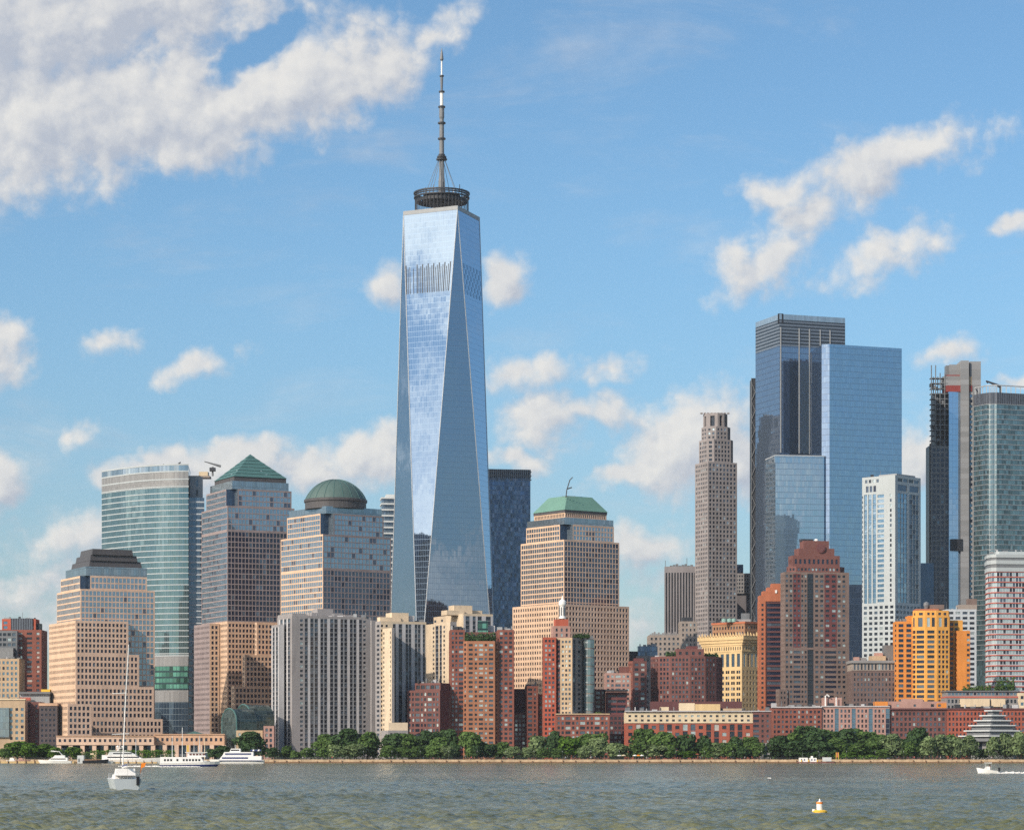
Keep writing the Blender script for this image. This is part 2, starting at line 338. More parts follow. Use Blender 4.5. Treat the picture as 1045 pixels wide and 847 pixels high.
def grow(p, d):
    c = sum(p, Vector((0, 0))) / len(p)
    return [q + (q - c).normalized() * d for q in p]
def centre(p): return sum(p, Vector((0, 0))) / len(p)

# facade styles
def plain(w): return dict(k='plain', w=w)
def cw(m): return dict(k='cw', w=m)
def pun(w, bay, fl, ww, wh, g='dark', ms=.6, mt=.8, mb=.3, ins=.35): return dict(k='win', w=w, bay=bay, fl=fl, ww=ww, wh=wh, g=g, ms=ms, mt=mt, mb=mb, ins=ins)
def cols(w, fl, c, ms=0, mt=1.0, mb=.3, ins=.35): return dict(k='win', w=w, fl=fl, cols=c, ms=ms, mt=mt, mb=mb, ins=ins)

class Bld:
    def __init__(s, name, label, cat, px, Y, group=None, keep=100):
        s.r = thing(name, label, cat, (X(px, Y), Y, GZ), group); s.win = []; s.keep = keep
    def face(s, mb, A, B, z0, z1, st, u0):
        L = (B - A).length
        if L < .05: return
        d = (B - A) / L; n = Vector((d.y, -d.x))
        def P(u, z, o=0.0): return (A.x + d.x * u - n.x * o, A.y + d.y * u - n.y * o, z)
        def Q(ua, ub, za, zb, w):
            if ub - ua > 1e-4 and zb - za > 1e-4:
                mb.quad([P(ua, za), P(ub, za), P(ub, zb), P(ua, zb)], w, [(u0 + ua, za), (u0 + ub, za), (u0 + ub, zb), (u0 + ua, zb)])
        mid = (A + B) / 2
        if st['k'] != 'win' or n.dot(-mid) < -.12 * mid.length: Q(0, L, z0, z1, st['w']); return
        w = st['w']; ms, mt, mbm, ins = min(st['ms'], L * .2), st['mt'], st['mb'], st['ins']
        if z1 - z0 - mt - mbm < st['fl'] * .6: Q(0, L, z0, z1, w); return
        nf = max(1, round((z1 - z0 - mt - mbm) / st['fl']))
        fh = (z1 - z0 - mt - mbm) / nf
        Q(0, L, z0, z0 + mbm, w); Q(0, L, z1 - mt, z1, w); za, zb = z0 + mbm, z1 - mt
        Q(0, ms, za, zb, w); Q(L - ms, L, za, zb, w)
        if 'cols' in st: cl = st['cols']
        else:
            n_ = max(1, round((L - 2 * ms) / st['bay'])); pt_ = st.get('pattern', [(1, st['ww'])])
            cl = [(pt_[i % len(pt_)][0], None, (pt_[i % len(pt_)][1], st['wh'], st['g'])) for i in range(n_)]
        tot = sum(c[0] for c in cl); u = ms
        ang = math.atan2(d.y, d.x)
        for c in cl:
            cwid = c[0] / tot * (L - 2 * ms); wm = c[1] or w
            if c[2] is None: Q(u, u + cwid, za, zb, wm); u += cwid; continue
            ww, wh, gs = c[2][:3]; nsub = c[2][3] if len(c[2]) > 3 else 1
            sub = cwid / nsub
            for k in range(nsub):
                ua = u + k * sub; wa = ua + sub * (1 - ww) / 2; wb = ua + sub * (1 + ww) / 2
                Q(ua, wa, za, zb, wm); Q(wb, ua + sub, za, zb, wm)
                prev = za
                for f in range(nf):
                    h0 = za + fh * (f + (1 - wh) * .5); h1 = h0 + fh * wh
                    if wh > .995: h0, h1 = za + fh * f + .02, za + fh * (f + 1) - .02
                    Q(wa, wb, prev, h0, wm); prev = h1
                    mb.quad([P(wa, h0), P(wb, h0), P(wb, h0, ins), P(wa, h0, ins)], wm)
                    mb.quad([P(wa, h1, ins), P(wb, h1, ins), P(wb, h1), P(wa, h1)], wm)
                    mb.quad([P(wa, h0), P(wa, h0, ins), P(wa, h1, ins), P(wa, h1)], wm)
                    mb.quad([P(wb, h0, ins), P(wb, h0), P(wb, h1), P(wb, h1, ins)], wm)
                    x = random.random(); gm = None
                    for nm, pr in G[gs]:
                        gm = nm; x -= pr
                        if x < 0: break
                    cx_ = P((wa + wb) / 2, (h0 + h1) / 2, ins)
                    fc = max(n.dot(-mid) / mid.length, .01)
                    s.win.append((cx_, ang, wb - wa, h1 - h0, gm, fc))
                Q(wa, wb, prev, zb, wm)
            u += cwid
    def block(s, name, poly, z0, z1, st, wallm='roof_grey', cap='roof_grey', lip=0.0, u0=0.0):
        mb = MB(); k = len(poly); u = u0
        for i in range(k):
            A, B = poly[i], poly[(i + 1) % k]
            e = st.get(i, plain(wallm)) if isinstance(st, dict) and 'k' not in st else st
            s.face(mb, A, B, z0, z1, e, u); u += (B - A).length
        mb.quad([(p.x, p.y, z1) for p in poly], cap)
        return mb.obj(name, s.r)
    def solid(s, name, poly, z0, z1, m, top=None, cap=None):
        mb = MB(); mb.prism(poly, z0, z1, m, cap=cap, top=top, bottom=True); return mb.obj(name, s.r)
    def add(s, name, mb, smooth=False): return mb.obj(name, s.r, smooth)
    def finish(s):
        if not s.win: return s
        org = Vector(s.r['_org'])
        s.win.sort(key=lambda w: (-round(math.sqrt(w[2] * w[3] * w[5]) * 2.2), -w[0][2]))
        cache = {}
        def mesh(w, h, m):
            key = (round(w, 2), round(h, 2), m)
            if key not in cache:
                b = MB(); b.quad([(-w / 2, 0, -h / 2), (w / 2, 0, -h / 2), (w / 2, 0, h / 2), (-w / 2, 0, h / 2)], m); cache[key] = b.mesh('window')
            return cache[key]
        n = s.keep if len(s.win) > s.keep * 1.15 else len(s.win)
        for (c, a, w, h, m, fc) in s.win[:n]:
            o = bpy.data.objects.new('window', mesh(w, h, m)); COL.objects.link(o); o.parent = s.r
            o.location = Vector(c) - org; o.rotation_euler = (0, 0, a)
        if s.win[n:]:
            b = MB()
            for (c, a, w, h, m, fc) in s.win[n:]:
                dx, dy = math.cos(a) * w / 2, math.sin(a) * w / 2
                b.quad([(c[0] - dx, c[1] - dy, c[2] - h / 2), (c[0] + dx, c[1] + dy, c[2] - h / 2), (c[0] + dx, c[1] + dy, c[2] + h / 2), (c[0] - dx, c[1] - dy, c[2] + h / 2)], m)
            o = b.obj('windows', s.r); o['kind'] = 'stuff'
        return s
# ------------------------------------------------------------------ setting: land and water
SHORE = 1480.0
mb = MB(); mb.quad([(-6000, SHORE, GZ), (6000, SHORE, GZ), (6000, 8000, GZ), (-6000, 8000, GZ)], 'paving')
tag(mb.obj('land'), 'flat paved city ground behind the seawall', 'ground', kind='structure')

def water_material():
    m, N, b = newmat('water')
    p = N.new('ShaderNodeNewGeometry').outputs['Position']
    t = N.noise(N.vm('MULTIPLY', p, (.30, .10, 0)), 1.0, 4, .6)
    t2 = N.noise(N.vm('MULTIPLY', p, (.02, .012, 0)), 1.0, 2, .5)
    N.put(b.inputs['Base Color'], N.mix(N.rng(N.m('ADD', N.m('MULTIPLY', t, .6), N.m('MULTIPLY', t2, .5)), .38, .72), (.094, .106, .052), (.196, .202, .132)))
    pbr(b, Roughness=.14, IOR=1.33); b.inputs['Specular IOR Level'].default_value = .30
    h = N.m('ADD', N.m('MULTIPLY', N.noise(N.vm('MULTIPLY', p, (1.2, 2.0, .5)), 1.0, 4, .62), .34), N.m('MULTIPLY', N.noise(N.vm('MULTIPLY', p, (.32, .5, .1)), 1.0, 3, .6), .7))
    bp = N.new('ShaderNodeBump'); bp.inputs['Strength'].default_value = .7; bp.inputs['Distance'].default_value = .8
    N.put(bp.inputs['Height'], h); N.l.new(bp.outputs[0], b.inputs['Normal'])
water_material()
def make_water():
    nr, nc = 1350, 900
    ys = 1.0 / np.linspace(1 / 90.0, 1 / (SHORE + 6), nr)
    ts = np.linspace(-.36, .36, nc)
    Yg = np.repeat(ys[:, None], nc, 1); Xg = ts[None, :] * Yg
    H = np.zeros_like(Yg); r = np.random.default_rng(3)
    for i in range(46):
        lam = .5 * (2.7 / .5) ** r.random(); k = 2 * np.pi / lam
        th = R(250) + r.normal(0, .55); amp = .0145 * lam ** .85 * (.6 + .8 * r.random())
        fade = np.clip(1.5 - Yg / (lam * 330), .10, 1)
        H += amp * fade * np.sin(k * (Xg * math.cos(th) + Yg * math.sin(th)) + r.random() * 6.28)
    big = np.sin(Xg * .013 + Yg * .021) * np.sin(Yg * .034 - Xg * .008 + 1) * .25 + .8
    H *= big; H = H + .35 * np.maximum(H, 0) ** 1.5
    v = np.stack([Xg, Yg, H], -1).reshape(-1, 3)
    i = np.arange((nr - 1) * (nc - 1)); a = (i // (nc - 1)) * nc + i % (nc - 1)
    q = np.stack([a, a + 1, a + nc + 1, a + nc], 1)
    base = len(v)
    v = np.vstack([v, [(-6000, -3000, -1.2), (6000, -3000, -1.2), (6000, SHORE + 6, -1.2), (-6000, SHORE + 6, -1.2)]])
    q = np.vstack([q, [[base, base + 1, base + 2, base + 3]]])
    me = bpy.data.meshes.new('water'); me.vertices.add(len(v)); me.vertices.foreach_set('co', v.ravel())
    me.loops.add(q.size); me.loops.foreach_set('vertex_index', q.ravel().astype(np.int32))
    me.polygons.add(len(q)); me.polygons.foreach_set('loop_start', np.arange(0, q.size, 4)); me.polygons.foreach_set('loop_total', np.full(len(q), 4))
    me.polygons.foreach_set('use_smooth', np.ones(len(q), bool)); me.update(); me.validate()
    me.materials.append(MAT['water'])
    o = bpy.data.objects.new('water', me); COL.objects.link(o); tag(o, 'choppy grey green river water', 'water', kind='structure')
make_water()

# ------------------------------------------------------------------ granite office towers with copper roofs
def up_style(): return pun('granite_mauve', 2.5, 3.5, .84, .78, 'office', ms=.5, mt=.6, ins=.18)
def low_style(w='granite'): return pun(w, 2.5, 3.45, .62, .62, 'navy', ms=.8, mt=.9, ins=.3)

# --- stepped granite tower, dark tiered roof
Y = 1650
b = Bld('office_tower', 'pinkish granite office tower with stepped setbacks and a dark tiered flat roof', 'office tower', 100, Y, 'granite office towers')
s1 = {0: low_style('granite_pink'), 3: pun('granite', 2.5, 3.45, .55, .5, 'navy', ins=.25)}
zs = [Z(p, Y) for p in (755, 733, 700, 667, 633)]
for i, pr in enumerate((166, 157, 142, 131)):
    b.block('stepped_wall', cbox(50 + .0 * i, 77, pr, Y, 26), zs[i], zs[i + 1], s1, 'granite_pink', 'granite_trim')
dk = cw('cw_dark')
sh = cbox(58, 82, 158, Y + 7, 26)
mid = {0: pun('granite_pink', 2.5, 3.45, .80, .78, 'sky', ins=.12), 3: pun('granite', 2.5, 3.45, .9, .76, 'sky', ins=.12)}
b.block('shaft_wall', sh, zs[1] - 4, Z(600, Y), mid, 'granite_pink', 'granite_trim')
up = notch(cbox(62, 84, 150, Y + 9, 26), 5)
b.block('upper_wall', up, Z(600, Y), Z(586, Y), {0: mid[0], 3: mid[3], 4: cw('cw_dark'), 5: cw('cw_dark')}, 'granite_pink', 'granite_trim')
b.block('glass_crown', cbox(67, 88, 150, Y + 11, 26), Z(586, Y), Z(576.5, Y), cw('cw_band'))
for p, (y0, y1) in zip(((72.5, 91, 145), (77, 92, 140.5), (81.5, 94, 136)), ((576.5, 570), (570, 564), (564, 558))):
    q = cbox(*p, Y + 14, 26); b.solid('roof_tier', q, Z(y0, Y), Z(y1, Y), 'bronze_roof', top=[c + (centre(q) - c) * .04 for c in q])
b.block('low_wing_wall', cbox(57.5, 69, 93.5, 1612, 26), GZ, Z(718, 1612), s1, 'granite', 'granite_trim')
q = fbox(40, 58.5, 1619, 20); b.block('shaded_wing_wall', q, GZ, Z(720, 1619), {0: pun('granite_shaded', 2.2, 3.2, .5, .45, 'navy')}, 'granite_shaded')  # granite wing lying in shade, the shade put into its brown colour
b.solid('wing_cornice', grow(q, .5), Z(720, 1619), Z(717.3, 1619), 'granite_trim')
b.finish()

# --- curved glass tower
Y = 1850
b = Bld('office_tower', 'curved green glass office tower with white floor lines', 'office tower', 150, Y)
arc = []
for i in range(19):
    t = i / 18; px = 103.8 + (192.2 - 103.8) * t; arc.append(V2(px, Y + 46 * (1 - t) ** 2.1))
back = [arc[-1] + Vector((-4, 46)), arc[0] + Vector((14, 26))]
def shell(name, y0, y1, m, parent_cap='roof_grey'):
    st = {i: cw(m) for i in range(18)}; st[18] = cw('cw_side')
    b.block(name, arc + back, Z(y0, Y), Z(y1, Y), st, 'panel_grey', parent_cap)
shell('lower_glass', 771, 716, 'cw_deep'); shell('louvre_band', 716, 704, 'louvre_grey'); shell('lit_floor_glass', 704, 679.5, 'cw_lit'); shell('louvre_band', 679.5, 669.5, 'louvre_grey')
shell('glass_wall', 669.5, 497.5, 'cw_green'); shell('louvre_band', 497.5, 481, 'louvre_grey'); shell('top_glass', 481, 474.2, 'cw_band')
def ledge(y, h=.55, out=.3, m='panel_cool'):
    mb = MB(); z = Z(y, Y); o = [p + (Vector((p.x, p.y)) - centre(arc + back)).normalized() * out for p in arc]
    for i in range(18):
        A, B, C, D_ = arc[i], arc[i + 1], o[i + 1], o[i]
        mb.quad([(D_.x, D_.y, z), (C.x, C.y, z), (C.x, C.y, z + h), (D_.x, D_.y, z + h)], m)
        mb.quad([(D_.x, D_.y, z + h), (C.x, C.y, z + h), (B.x, B.y, z + h), (A.x, A.y, z + h)], m)
        mb.quad([(A.x, A.y, z), (B.x, B.y, z), (C.x, C.y, z), (D_.x, D_.y, z)], m)
    return b.add('floor_ledge', mb)
y = 497.5
while y < 668: ledge(y, .65); y += 5.85
for y in (474.6, 481.5, 489.5, 497.0, 669.5): ledge(y, .9)
q = cbox(191.5, 192.6, 208.5, Y + 5, 8); b.block('side_wall', q, GZ, Z(507, Y), {0: cw('cw_side')}, 'panel_grey')
mb = MB()
for i in range(40):
    z = Z(512 + i * 6.2, Y); A, B = q[0], q[1]; d = (B - A).normalized(); n = Vector((d.y, -d.x)) * .3
    mb.quad([(A.x + n.x, A.y + n.y, z), (B.x + n.x, B.y + n.y, z), (B.x + n.x, B.y + n.y, z + .9), (A.x + n.x, A.y + n.y, z + .9)], 'panel_pale_blue')
b.add('side_ledges', mb)
b.block('plant_room', cbox(192.8, 193.5, 207, Y + 9, 8), Z(507, Y), Z(485, Y), {0: cols('panel_grey', 6, [(7, None, None), (3, None, (.8, .6, 'navy')), (5, None, None)])}, 'panel_grey')
b.solid('roof_plant', fbox(193, 214, Y + 16, 10), Z(485, Y), Z(483, Y), 'stone_tan_grey'); b.solid('roof_plant', fbox(203, 212, Y + 18, 8), Z(483, Y), Z(478.5, Y), 'stone_cream')
mb = MB(); zz = Z(483, Y); xx = X(217, Y + 18)
mb.tube([(xx, Y + 18, zz), (xx, Y + 18, Z(473.5, Y))], .7, 'steel_mid'); mb.tube([(X(205.5, Y), Y + 18, Z(468, Y)), (X(222.5, Y), Y + 18, Z(473, Y))], [.3, .9], 'steel_mid')
mb.box(xx - 2, xx + 2, Y + 16, Y + 20, Z(478, Y), Z(474.5, Y), 'steel_dark'); mb.tube([(xx, Y + 18, Z(470, Y)), (X(209, Y), Y + 18, Z(469, Y))], .15, 'steel_mid')
b.add('window_cleaning_crane', mb)
mb = MB(); xx = X(180, Y + 20)
mb.tube([(xx, Y + 20, Z(474, Y)), (xx + .5, Y + 20, Z(471, Y)), (xx + 3, Y + 20, Z(468.5, Y))], .5, 'steel_dark'); b.add('roof_davit', mb)
b.finish()

# --- pyramid tower
Y = 1790
b = Bld('office_tower', 'dark granite and glass office tower with a green copper pyramid roof', 'office tower', 250, Y, 'granite office towers')
dkst = pun('granite_mauve', 2.5, 3.45, .82, .80, 'navy', ms=.4, mt=.6, ins=.2)
sh = cbox(205.7, 232, 300.5, Y, 26)
b.block('base_wall', sh, GZ, Z(634, Y), {0: pun('granite_lower', 2.5, 3.45, .66, .6, 'navy'), 3: pun('granite', 2.5, 3.45, .6, .5, 'office')}, 'granite')
b.block('shaft_wall', sh, Z(541, Y), Z(516, Y), {0: pun('granite_mauve', 2.5, 3.45, .86, .82, 'sky', ins=.12), 3: pun('granite_mauve', 2.5, 3.45, .98, .78, 'sky', ins=.12)}, 'granite_mauve')  # paler glass up here: the sky's reflection is put into its colour
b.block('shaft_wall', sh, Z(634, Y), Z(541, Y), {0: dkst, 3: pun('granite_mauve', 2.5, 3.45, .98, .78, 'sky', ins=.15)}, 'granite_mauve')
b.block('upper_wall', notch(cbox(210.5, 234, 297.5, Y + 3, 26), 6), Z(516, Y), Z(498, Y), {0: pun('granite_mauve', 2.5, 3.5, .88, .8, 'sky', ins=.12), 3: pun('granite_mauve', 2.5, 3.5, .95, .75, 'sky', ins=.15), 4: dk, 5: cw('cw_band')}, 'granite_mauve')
b.block('glass_crown', cbox(214.5, 237, 294.5, Y + 6, 26), Z(498, Y), Z(489.5, Y), cw('cw_band'))
q = cbox(219, 239, 292, Y + 9, 26); b.solid('eave_band', q, Z(489.5, Y), Z(484.5, Y), 'bronze_roof')
mb = MB(); c = centre(q); q2 = grow(q, .8); apex = (c.x, c.y, Z(461, Y + 20))
for i in range(4):
    A, B = q2[i], q2[(i + 1) % 4]
    for k in range(7):      # standing-seam tiers, each a hair proud of the next
        f0, f1 = k / 7, (k + 1) / 7
        p = lambda T, f, o=0: tuple(Vector((T.x, T.y, Z(484.5, Y))).lerp(Vector(apex), f) + Vector((0, 0, o)))
        mb.quad([p(A, f0), p(B, f0), p(B, f1, -.25), p(A, f1, -.25)] if k < 6 else [p(A, f0), p(B, f0), apex], 'copper_dark')
mb.quad([(v.x, v.y, Z(484.5, Y)) for v in reversed(q2)], 'copper_dark')
b.add('pyramid_roof', mb)
for p, yy, ytop in (((260, 262, 301), 1781, 635), ((247.5, 250, 301), 1771, 668), ((236, 239, 301), 1762, 700)):
    b.block('stepped_wall', cbox(*p, yy, 26), GZ, Z(ytop, yy), {0: low_style('granite_lower'), 3: low_style('granite')}, 'granite', 'granite_trim')
b.block('side_wing_wall', cbox(198, 214, 224, 1799, 26), GZ, Z(636, 1799), {0: low_style('granite'), 3: pun('granite_mauve', 2.5, 3.45, .5, .45, 'office')}, 'granite', 'granite_trim')
b.finish()

# --- domed tower
Y = 1665
b = Bld('office_tower', 'granite and mirror glass office tower with a dark green dome', 'office tower', 342, Y, 'granite office towers')
sh = cbox(286.5, 329.5, 399, Y, 35)
b.block('shaft_wall', sh, GZ, Z(580, Y), {0: pun('granite_mauve', 2.6, 3.4, .82, .80, 'office', ins=.15), 3: pun('granite', 2.6, 3.4, .82, .74, 'sky', ins=.12)}, 'granite')  # right face: the granite's shade is put into the darker mauve
b.block('shaft_wall', sh, Z(580, Y), Z(545, Y), {0: pun('granite_mauve', 2.6, 3.4, .88, .84, 'sky', ins=.12), 3: pun('granite', 2.6, 3.4, .9, .82, 'sky', ins=.12)}, 'granite')  # paler upper glass carries the sky reflection in its colour
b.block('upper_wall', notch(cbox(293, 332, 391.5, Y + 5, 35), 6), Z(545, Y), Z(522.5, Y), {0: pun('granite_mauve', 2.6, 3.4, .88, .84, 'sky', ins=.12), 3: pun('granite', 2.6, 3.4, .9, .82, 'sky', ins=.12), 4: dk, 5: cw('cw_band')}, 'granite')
q = cbox(295, 333, 389.5, Y + 8, 35); b.block('glass_crown', q, Z(522.5, Y), Z(515, Y), cw('cw_band'))
c = centre(q); cx_, cy_ = X(342.5, Y + 30), Y + 30; Yd = cy_; rad = 31.7 * Yd / F
mb = MB(); mb.lathe(cx_, cy_, [(rad * .985, Z(516, Y)), (rad * .985, Z(512.5, Yd))], 'bronze_roof', 40); b.add('drum', mb)
mb = MB(); mb.lathe(cx_, cy_, [(rad * 1.0, Z(513.5, Yd)), (rad * 1.02, Z(512.8, Yd)), (rad * 1.02, Z(510.6, Yd)), (rad * .97, Z(510, Yd))], 'bronze_roof', 40); b.add('eave_band', mb)
hc = Z(489.3, Yd) - Z(511.5, Yd); Rc = (rad ** 2 + hc ** 2) / (2 * hc)
prof = [(Rc * math.cos(t), Z(511.5, Yd) + Rc * math.sin(t) - (Rc - hc)) for t in np.linspace(math.asin((Rc - hc) / Rc), math.pi / 2, 12)]; prof[-1] = (0, prof[-1][1])
mb = MB(); mb.lathe(cx_, cy_, prof, 'copper_dome', 40); b.add('dome', mb, True)
mb = MB()
for k in range(20):
    t = 2 * math.pi * k / 20; mb.tube([(cx_ + 1.004 * r_ * math.cos(t), cy_ + 1.004 * r_ * math.sin(t), z + .05) for r_, z in prof[:-1]], .16, 'copper_dark', 4)
b.add('dome_ribs', mb); b.finish()

# --- hipped green roof tower
Y = 1745
b = Bld('office_tower', 'tan granite office tower with a pale green hipped copper roof', 'office tower', 575, Y, 'granite office towers')
b.block('lower_wall', cbox(523, 570, 642, Y - 6, 36), GZ, Z(616, Y - 6), {0: pun('granite_pink', 2.55, 3.5, .58, .60, 'navy'), 3: pun('granite', 2.55, 3.5, .52, .54, 'navy')}, 'granite', 'granite_trim')
sh = cbox(531.5, 575.5, 632, Y, 36)
b.block('shaft_wall', sh, Z(620, Y), Z(550.5, Y), {0: pun('granite_pink', 2.5, 3.3, .84, .80, 'office', ins=.15), 3: pun('granite', 2.5, 3.3, .82, .74, 'sky', ins=.12)}, 'granite')
b.block('upper_wall', notch(cbox(537, 577, 626.5, Y + 4, 36), 6), Z(550.5, Y), Z(534, Y), {0: pun('granite_pink', 2.5, 3.3, .8, .76, 'sky', ins=.15), 3: pun('granite', 2.5, 3.3, .8, .74, 'sky', ins=.15), 4: dk, 5: cw('cw_band')}, 'granite')
b.block('glass_crown', cbox(538, 576, 626, Y + 6, 36), Z(534, Y), Z(527, Y), cw('cw_band'))
q = cbox(545, 576.5, 619, Y + 9, 36)
b.block('drum_wall', q, Z(527, Y), Z(521.5, Y), {0: pun('granite_pink', 1.6, 3, .6, .7, 'navy', mt=.2, mb=.2), 3: pun('granite', 1.6, 3, .6, .7, 'navy', mt=.2, mb=.2)}, 'granite')
b.solid('eave_band', grow(q, .4), Z(521.5, Y), Z(518.8, Y), 'bronze_roof')
c = centre(q); b.solid('hipped_roof', grow(q, .9), Z(518.8, Y), Z(504.3, Y + 8), 'copper_green', top=[c + (p - c) * .60 for p in q])
mb = MB(); xx, yy = X(577.5, Y + 18), Y + 18
mb.tube([(xx, yy, Z(505, Y)), (xx + .6, yy, Z(497, Y)), (xx + 2.6, yy, Z(487, Y)), (xx + 4.4, yy, Z(484, Y))], .35, 'steel_dark'); mb.tube([(xx + 1, yy, Z(496, Y)), (xx + 4, yy, Z(494.5, Y))], .4, 'steel_dark')
for k in range(7): mb.tube([(xx + k * 1.3 - 2, yy - 3, Z(505, Y)), (xx + k * 1.3 - 2, yy - 3, Z(503.6, Y))], .2, 'steel_mid', 4)
b.add('roof_crane', mb); b.finish()

# --- low arcade podium along the water
Y = 1560
b = Bld('arcade', 'long low pink granite arcade with a row of small square windows below the stepped tower', 'building', 150, Y)
b.block('wall', fbox(57.5, 157, Y, 14), Z(760, Y), Z(751.2, Y), {0: pun('granite_pink', 2.9, 2.4, .48, .62, 'navy', mt=1.0, mb=1.2)}, 'granite_pink', 'granite_trim')
b.block('wall', fbox(157.3, 229, Y + 6, 14), Z(760, Y), Z(749.3, Y), {0: pun('granite_trim', 2.9, 2.6, .48, .62, 'navy', mt=1.3, mb=1.6)}, 'granite_pink', 'granite_trim')
b.block('shopfront', fbox(58, 229, Y + 9, 8), GZ, Z(760, Y), cw('cw_deep'))
mb = MB()
for i in range(15): x = X(60 + i * 12, Y); mb.box(x - 1.2, x + 1.2, Y + .5, Y + 3, GZ, Z(760, Y), 'granite_pink')
b.add('columns', mb)
b.solid('cornice', fbox(57, 157.1, Y - .6, 2), Z(751.2, Y), Z(750.4, Y), 'granite_trim'); b.solid('cornice', fbox(157.2, 229.3, Y + 5.4, 2), Z(749.3, Y), Z(748.5, Y), 'granite_trim')
mb = MB(); zb, zt = Z(748.5, Y), Z(745.8, Y); xa, xb, xm = X(188, Y), X(206, Y), X(197, Y)
mb.quad([(xa, Y + 5.5, zb), (xb, Y + 5.5, zb), (xm, Y + 5.5, zt)], 'copper_dark'); mb.quad([(xa, Y + 5.5, zb), (xm, Y + 5.5, zt), (xm, Y + 14, zt), (xa, Y + 14, zb)], 'copper_dark'); mb.quad([(xm, Y + 5.5, zt), (xb, Y + 5.5, zb), (xb, Y + 14, zb), (xm, Y + 14, zt)], 'copper_dark')
b.add('pediment', mb); b.finish()

# --- glass barrel vault
Y = 1574
b = Bld('winter_garden', 'dark glass barrel vaulted hall between the pyramid tower and the grey ribbed apartments', 'glass hall', 245, Y)
def vault(name, p, ytop, yspring, end):
    C, Rr, B, L = p; l = L - C; r = Rr - C; mb = MB(); n = 14; zs_, zt_ = Z(yspring, Y), Z(ytop, Y)
    pts = [(0, GZ), (0, zs_)] + [(.5 - .5 * math.cos(math.pi * k / n), zs_ + (zt_ - zs_) * math.sin(math.pi * k / n)) for k in range(1, n)] + [(1, zs_), (1, GZ)]
    u = 0
    for (f0, z0), (f1, z1) in zip(pts, pts[1:]):
        A, E = C + l * f0, C + l * f1; du = math.hypot((f1 - f0) * l.length, z1 - z0); k = r.length
        mb.quad([(A.x, A.y, z0), (A.x + r.x, A.y + r.y, z0), (E.x + r.x, E.y + r.y, z1), (E.x, E.y, z1)], 'cw_garden', [(0, u), (k, u), (k, u + du), (0, u + du)]); u += du
    ring = [C + l * f for f, z in pts]; uvs = [(f * l.length, z) for f, z in pts]
    mb.quad([(q.x, q.y, z) for q, (f, z) in reversed(list(zip(ring, pts)))], end, list(reversed(uvs)))
    mb.quad([(q.x + r.x, q.y + r.y, z) for q, (f, z) in zip(ring, pts)], 'cw_garden', uvs)
    b.add(name, mb)
    mb = MB()
    mb.tube([(q.x, q.y, z) for q, (f, z) in zip(ring, pts)], .45, 'copper_dark', 5); b.add('arch_rim', mb)
vault('glass_vault', cbox(226.5, 241.5, 262, Y, 35), 722.5, 736, 'cw_garden_end')
vault('glass_vault', cbox(240, 257, 280, Y + 12, 35), 718, 735, 'cw_garden')
b.finish()
b = Bld('low_building', 'small tan low building with a green hedge roof beside the glass vault', 'building', 262, 1545)
b.block('wall', fbox(241, 268, 1556, 10), GZ, Z(745, 1556), {0: pun('stone_tan', 3, 3.4, .5, .5)}, 'stone_tan'); b.block('wall', fbox(269, 279.5, 1550, 10), GZ, Z(740.5, 1550), {0: pun('brick_pink', 2.4, 3.2, .6, .6, 'pale')}, 'brick_pink'); b.finish()

# ------------------------------------------------------------------ far left group
Y = 1760
b = Bld('apartment_tower', 'red brick apartment tower with pale windows and a dark louvred box on its roof', 'apartment tower', 25, Y)
b.block('wall', fbox(-6, 42.3, Y, 22), GZ, Z(642.5, Y), {0: cols('brick_red', 3.1, [(8, None, (.6, .5, 'pale', 3)), (6, None, (.62, .5, 'pale')), (1, None, None), (6, None, (.62, .5, 'pale')), (1, None, None), (6, None, (.62, .5, 'pale')), (1.5, None, None), (3, None, (.7, .5, 'pale')), (1, None, None)])}, 'brick_red')
b.block('penthouse_wall', fbox(2, 36.5, Y + 5, 14), Z(642.5, Y), Z(631, Y), {0: cols('brick_bright', 4, [(1, None, None), (5, None, (.8, .6, 'blue')), (22, None, None), (4, None, (.7, .6, 'pale')), (2, None, None)])}, 'brick_bright')
b.solid('louvre_box', fbox(11, 33, Y + 4, 10), Z(642.3, Y), Z(630.5, Y), 'ribbed_metal'); b.solid('roof_plant', fbox(37, 41, Y + 7, 8), Z(642.5, Y), Z(635.5, Y), 'steel_dark'); b.finish()
b = Bld('apartment_building', 'grey green glazed apartment wing at the left picture edge beside the red brick tower', 'apartment building', 8, 1754)
b.block('wall', fbox(-8, 17.5, 1754, 5), GZ, Z(643.5, 1754), {0: pun('steel_mid', 3, 3.3, .74, .6, 'mix')}, 'panel_grey')
b.solid('white_plant_room', fbox(-8, 13.3, 1749, 4), Z(673, 1749), Z(661, 1749), 'louvre_grey'); b.finish()
b = Bld('office_building', 'tan stone block with a grid of blue windows at the left picture edge', 'building', 8, 1700)
b.block('wall', fbox(-8, 19.5, 1700, 20), GZ, Z(672, 1700), {0: pun('stone_tan', 2.7, 3.5, .52, .55, 'blue')}, 'stone_tan'); b.finish()
b = Bld('office_building', 'low tan building with a blue glass bay above the trees at far left', 'building', 10, 1630)
b.block('wall', fbox(-8, 25.5, 1630, 20), GZ, Z(714, 1630), {0: cols('stone_tan', 3.6, [(17, None, None), (17, None, (.5, .5, 'blue', 3))], mt=4)}, 'granite_pink')
b.block('glass_bay', fbox(-8, 9.3, 1628.5, 2), Z(752, 1628), Z(722, 1628), cw('cw_band')); b.solid('cornice', fbox(-8, 26, 1629.4, 3), Z(714, 1630), Z(712.6, 1630), 'stone_cream')
b.finish()
b = Bld('office_building', 'small red brick block with dark square windows left of the shaded granite wing', 'building', 33, 1640)
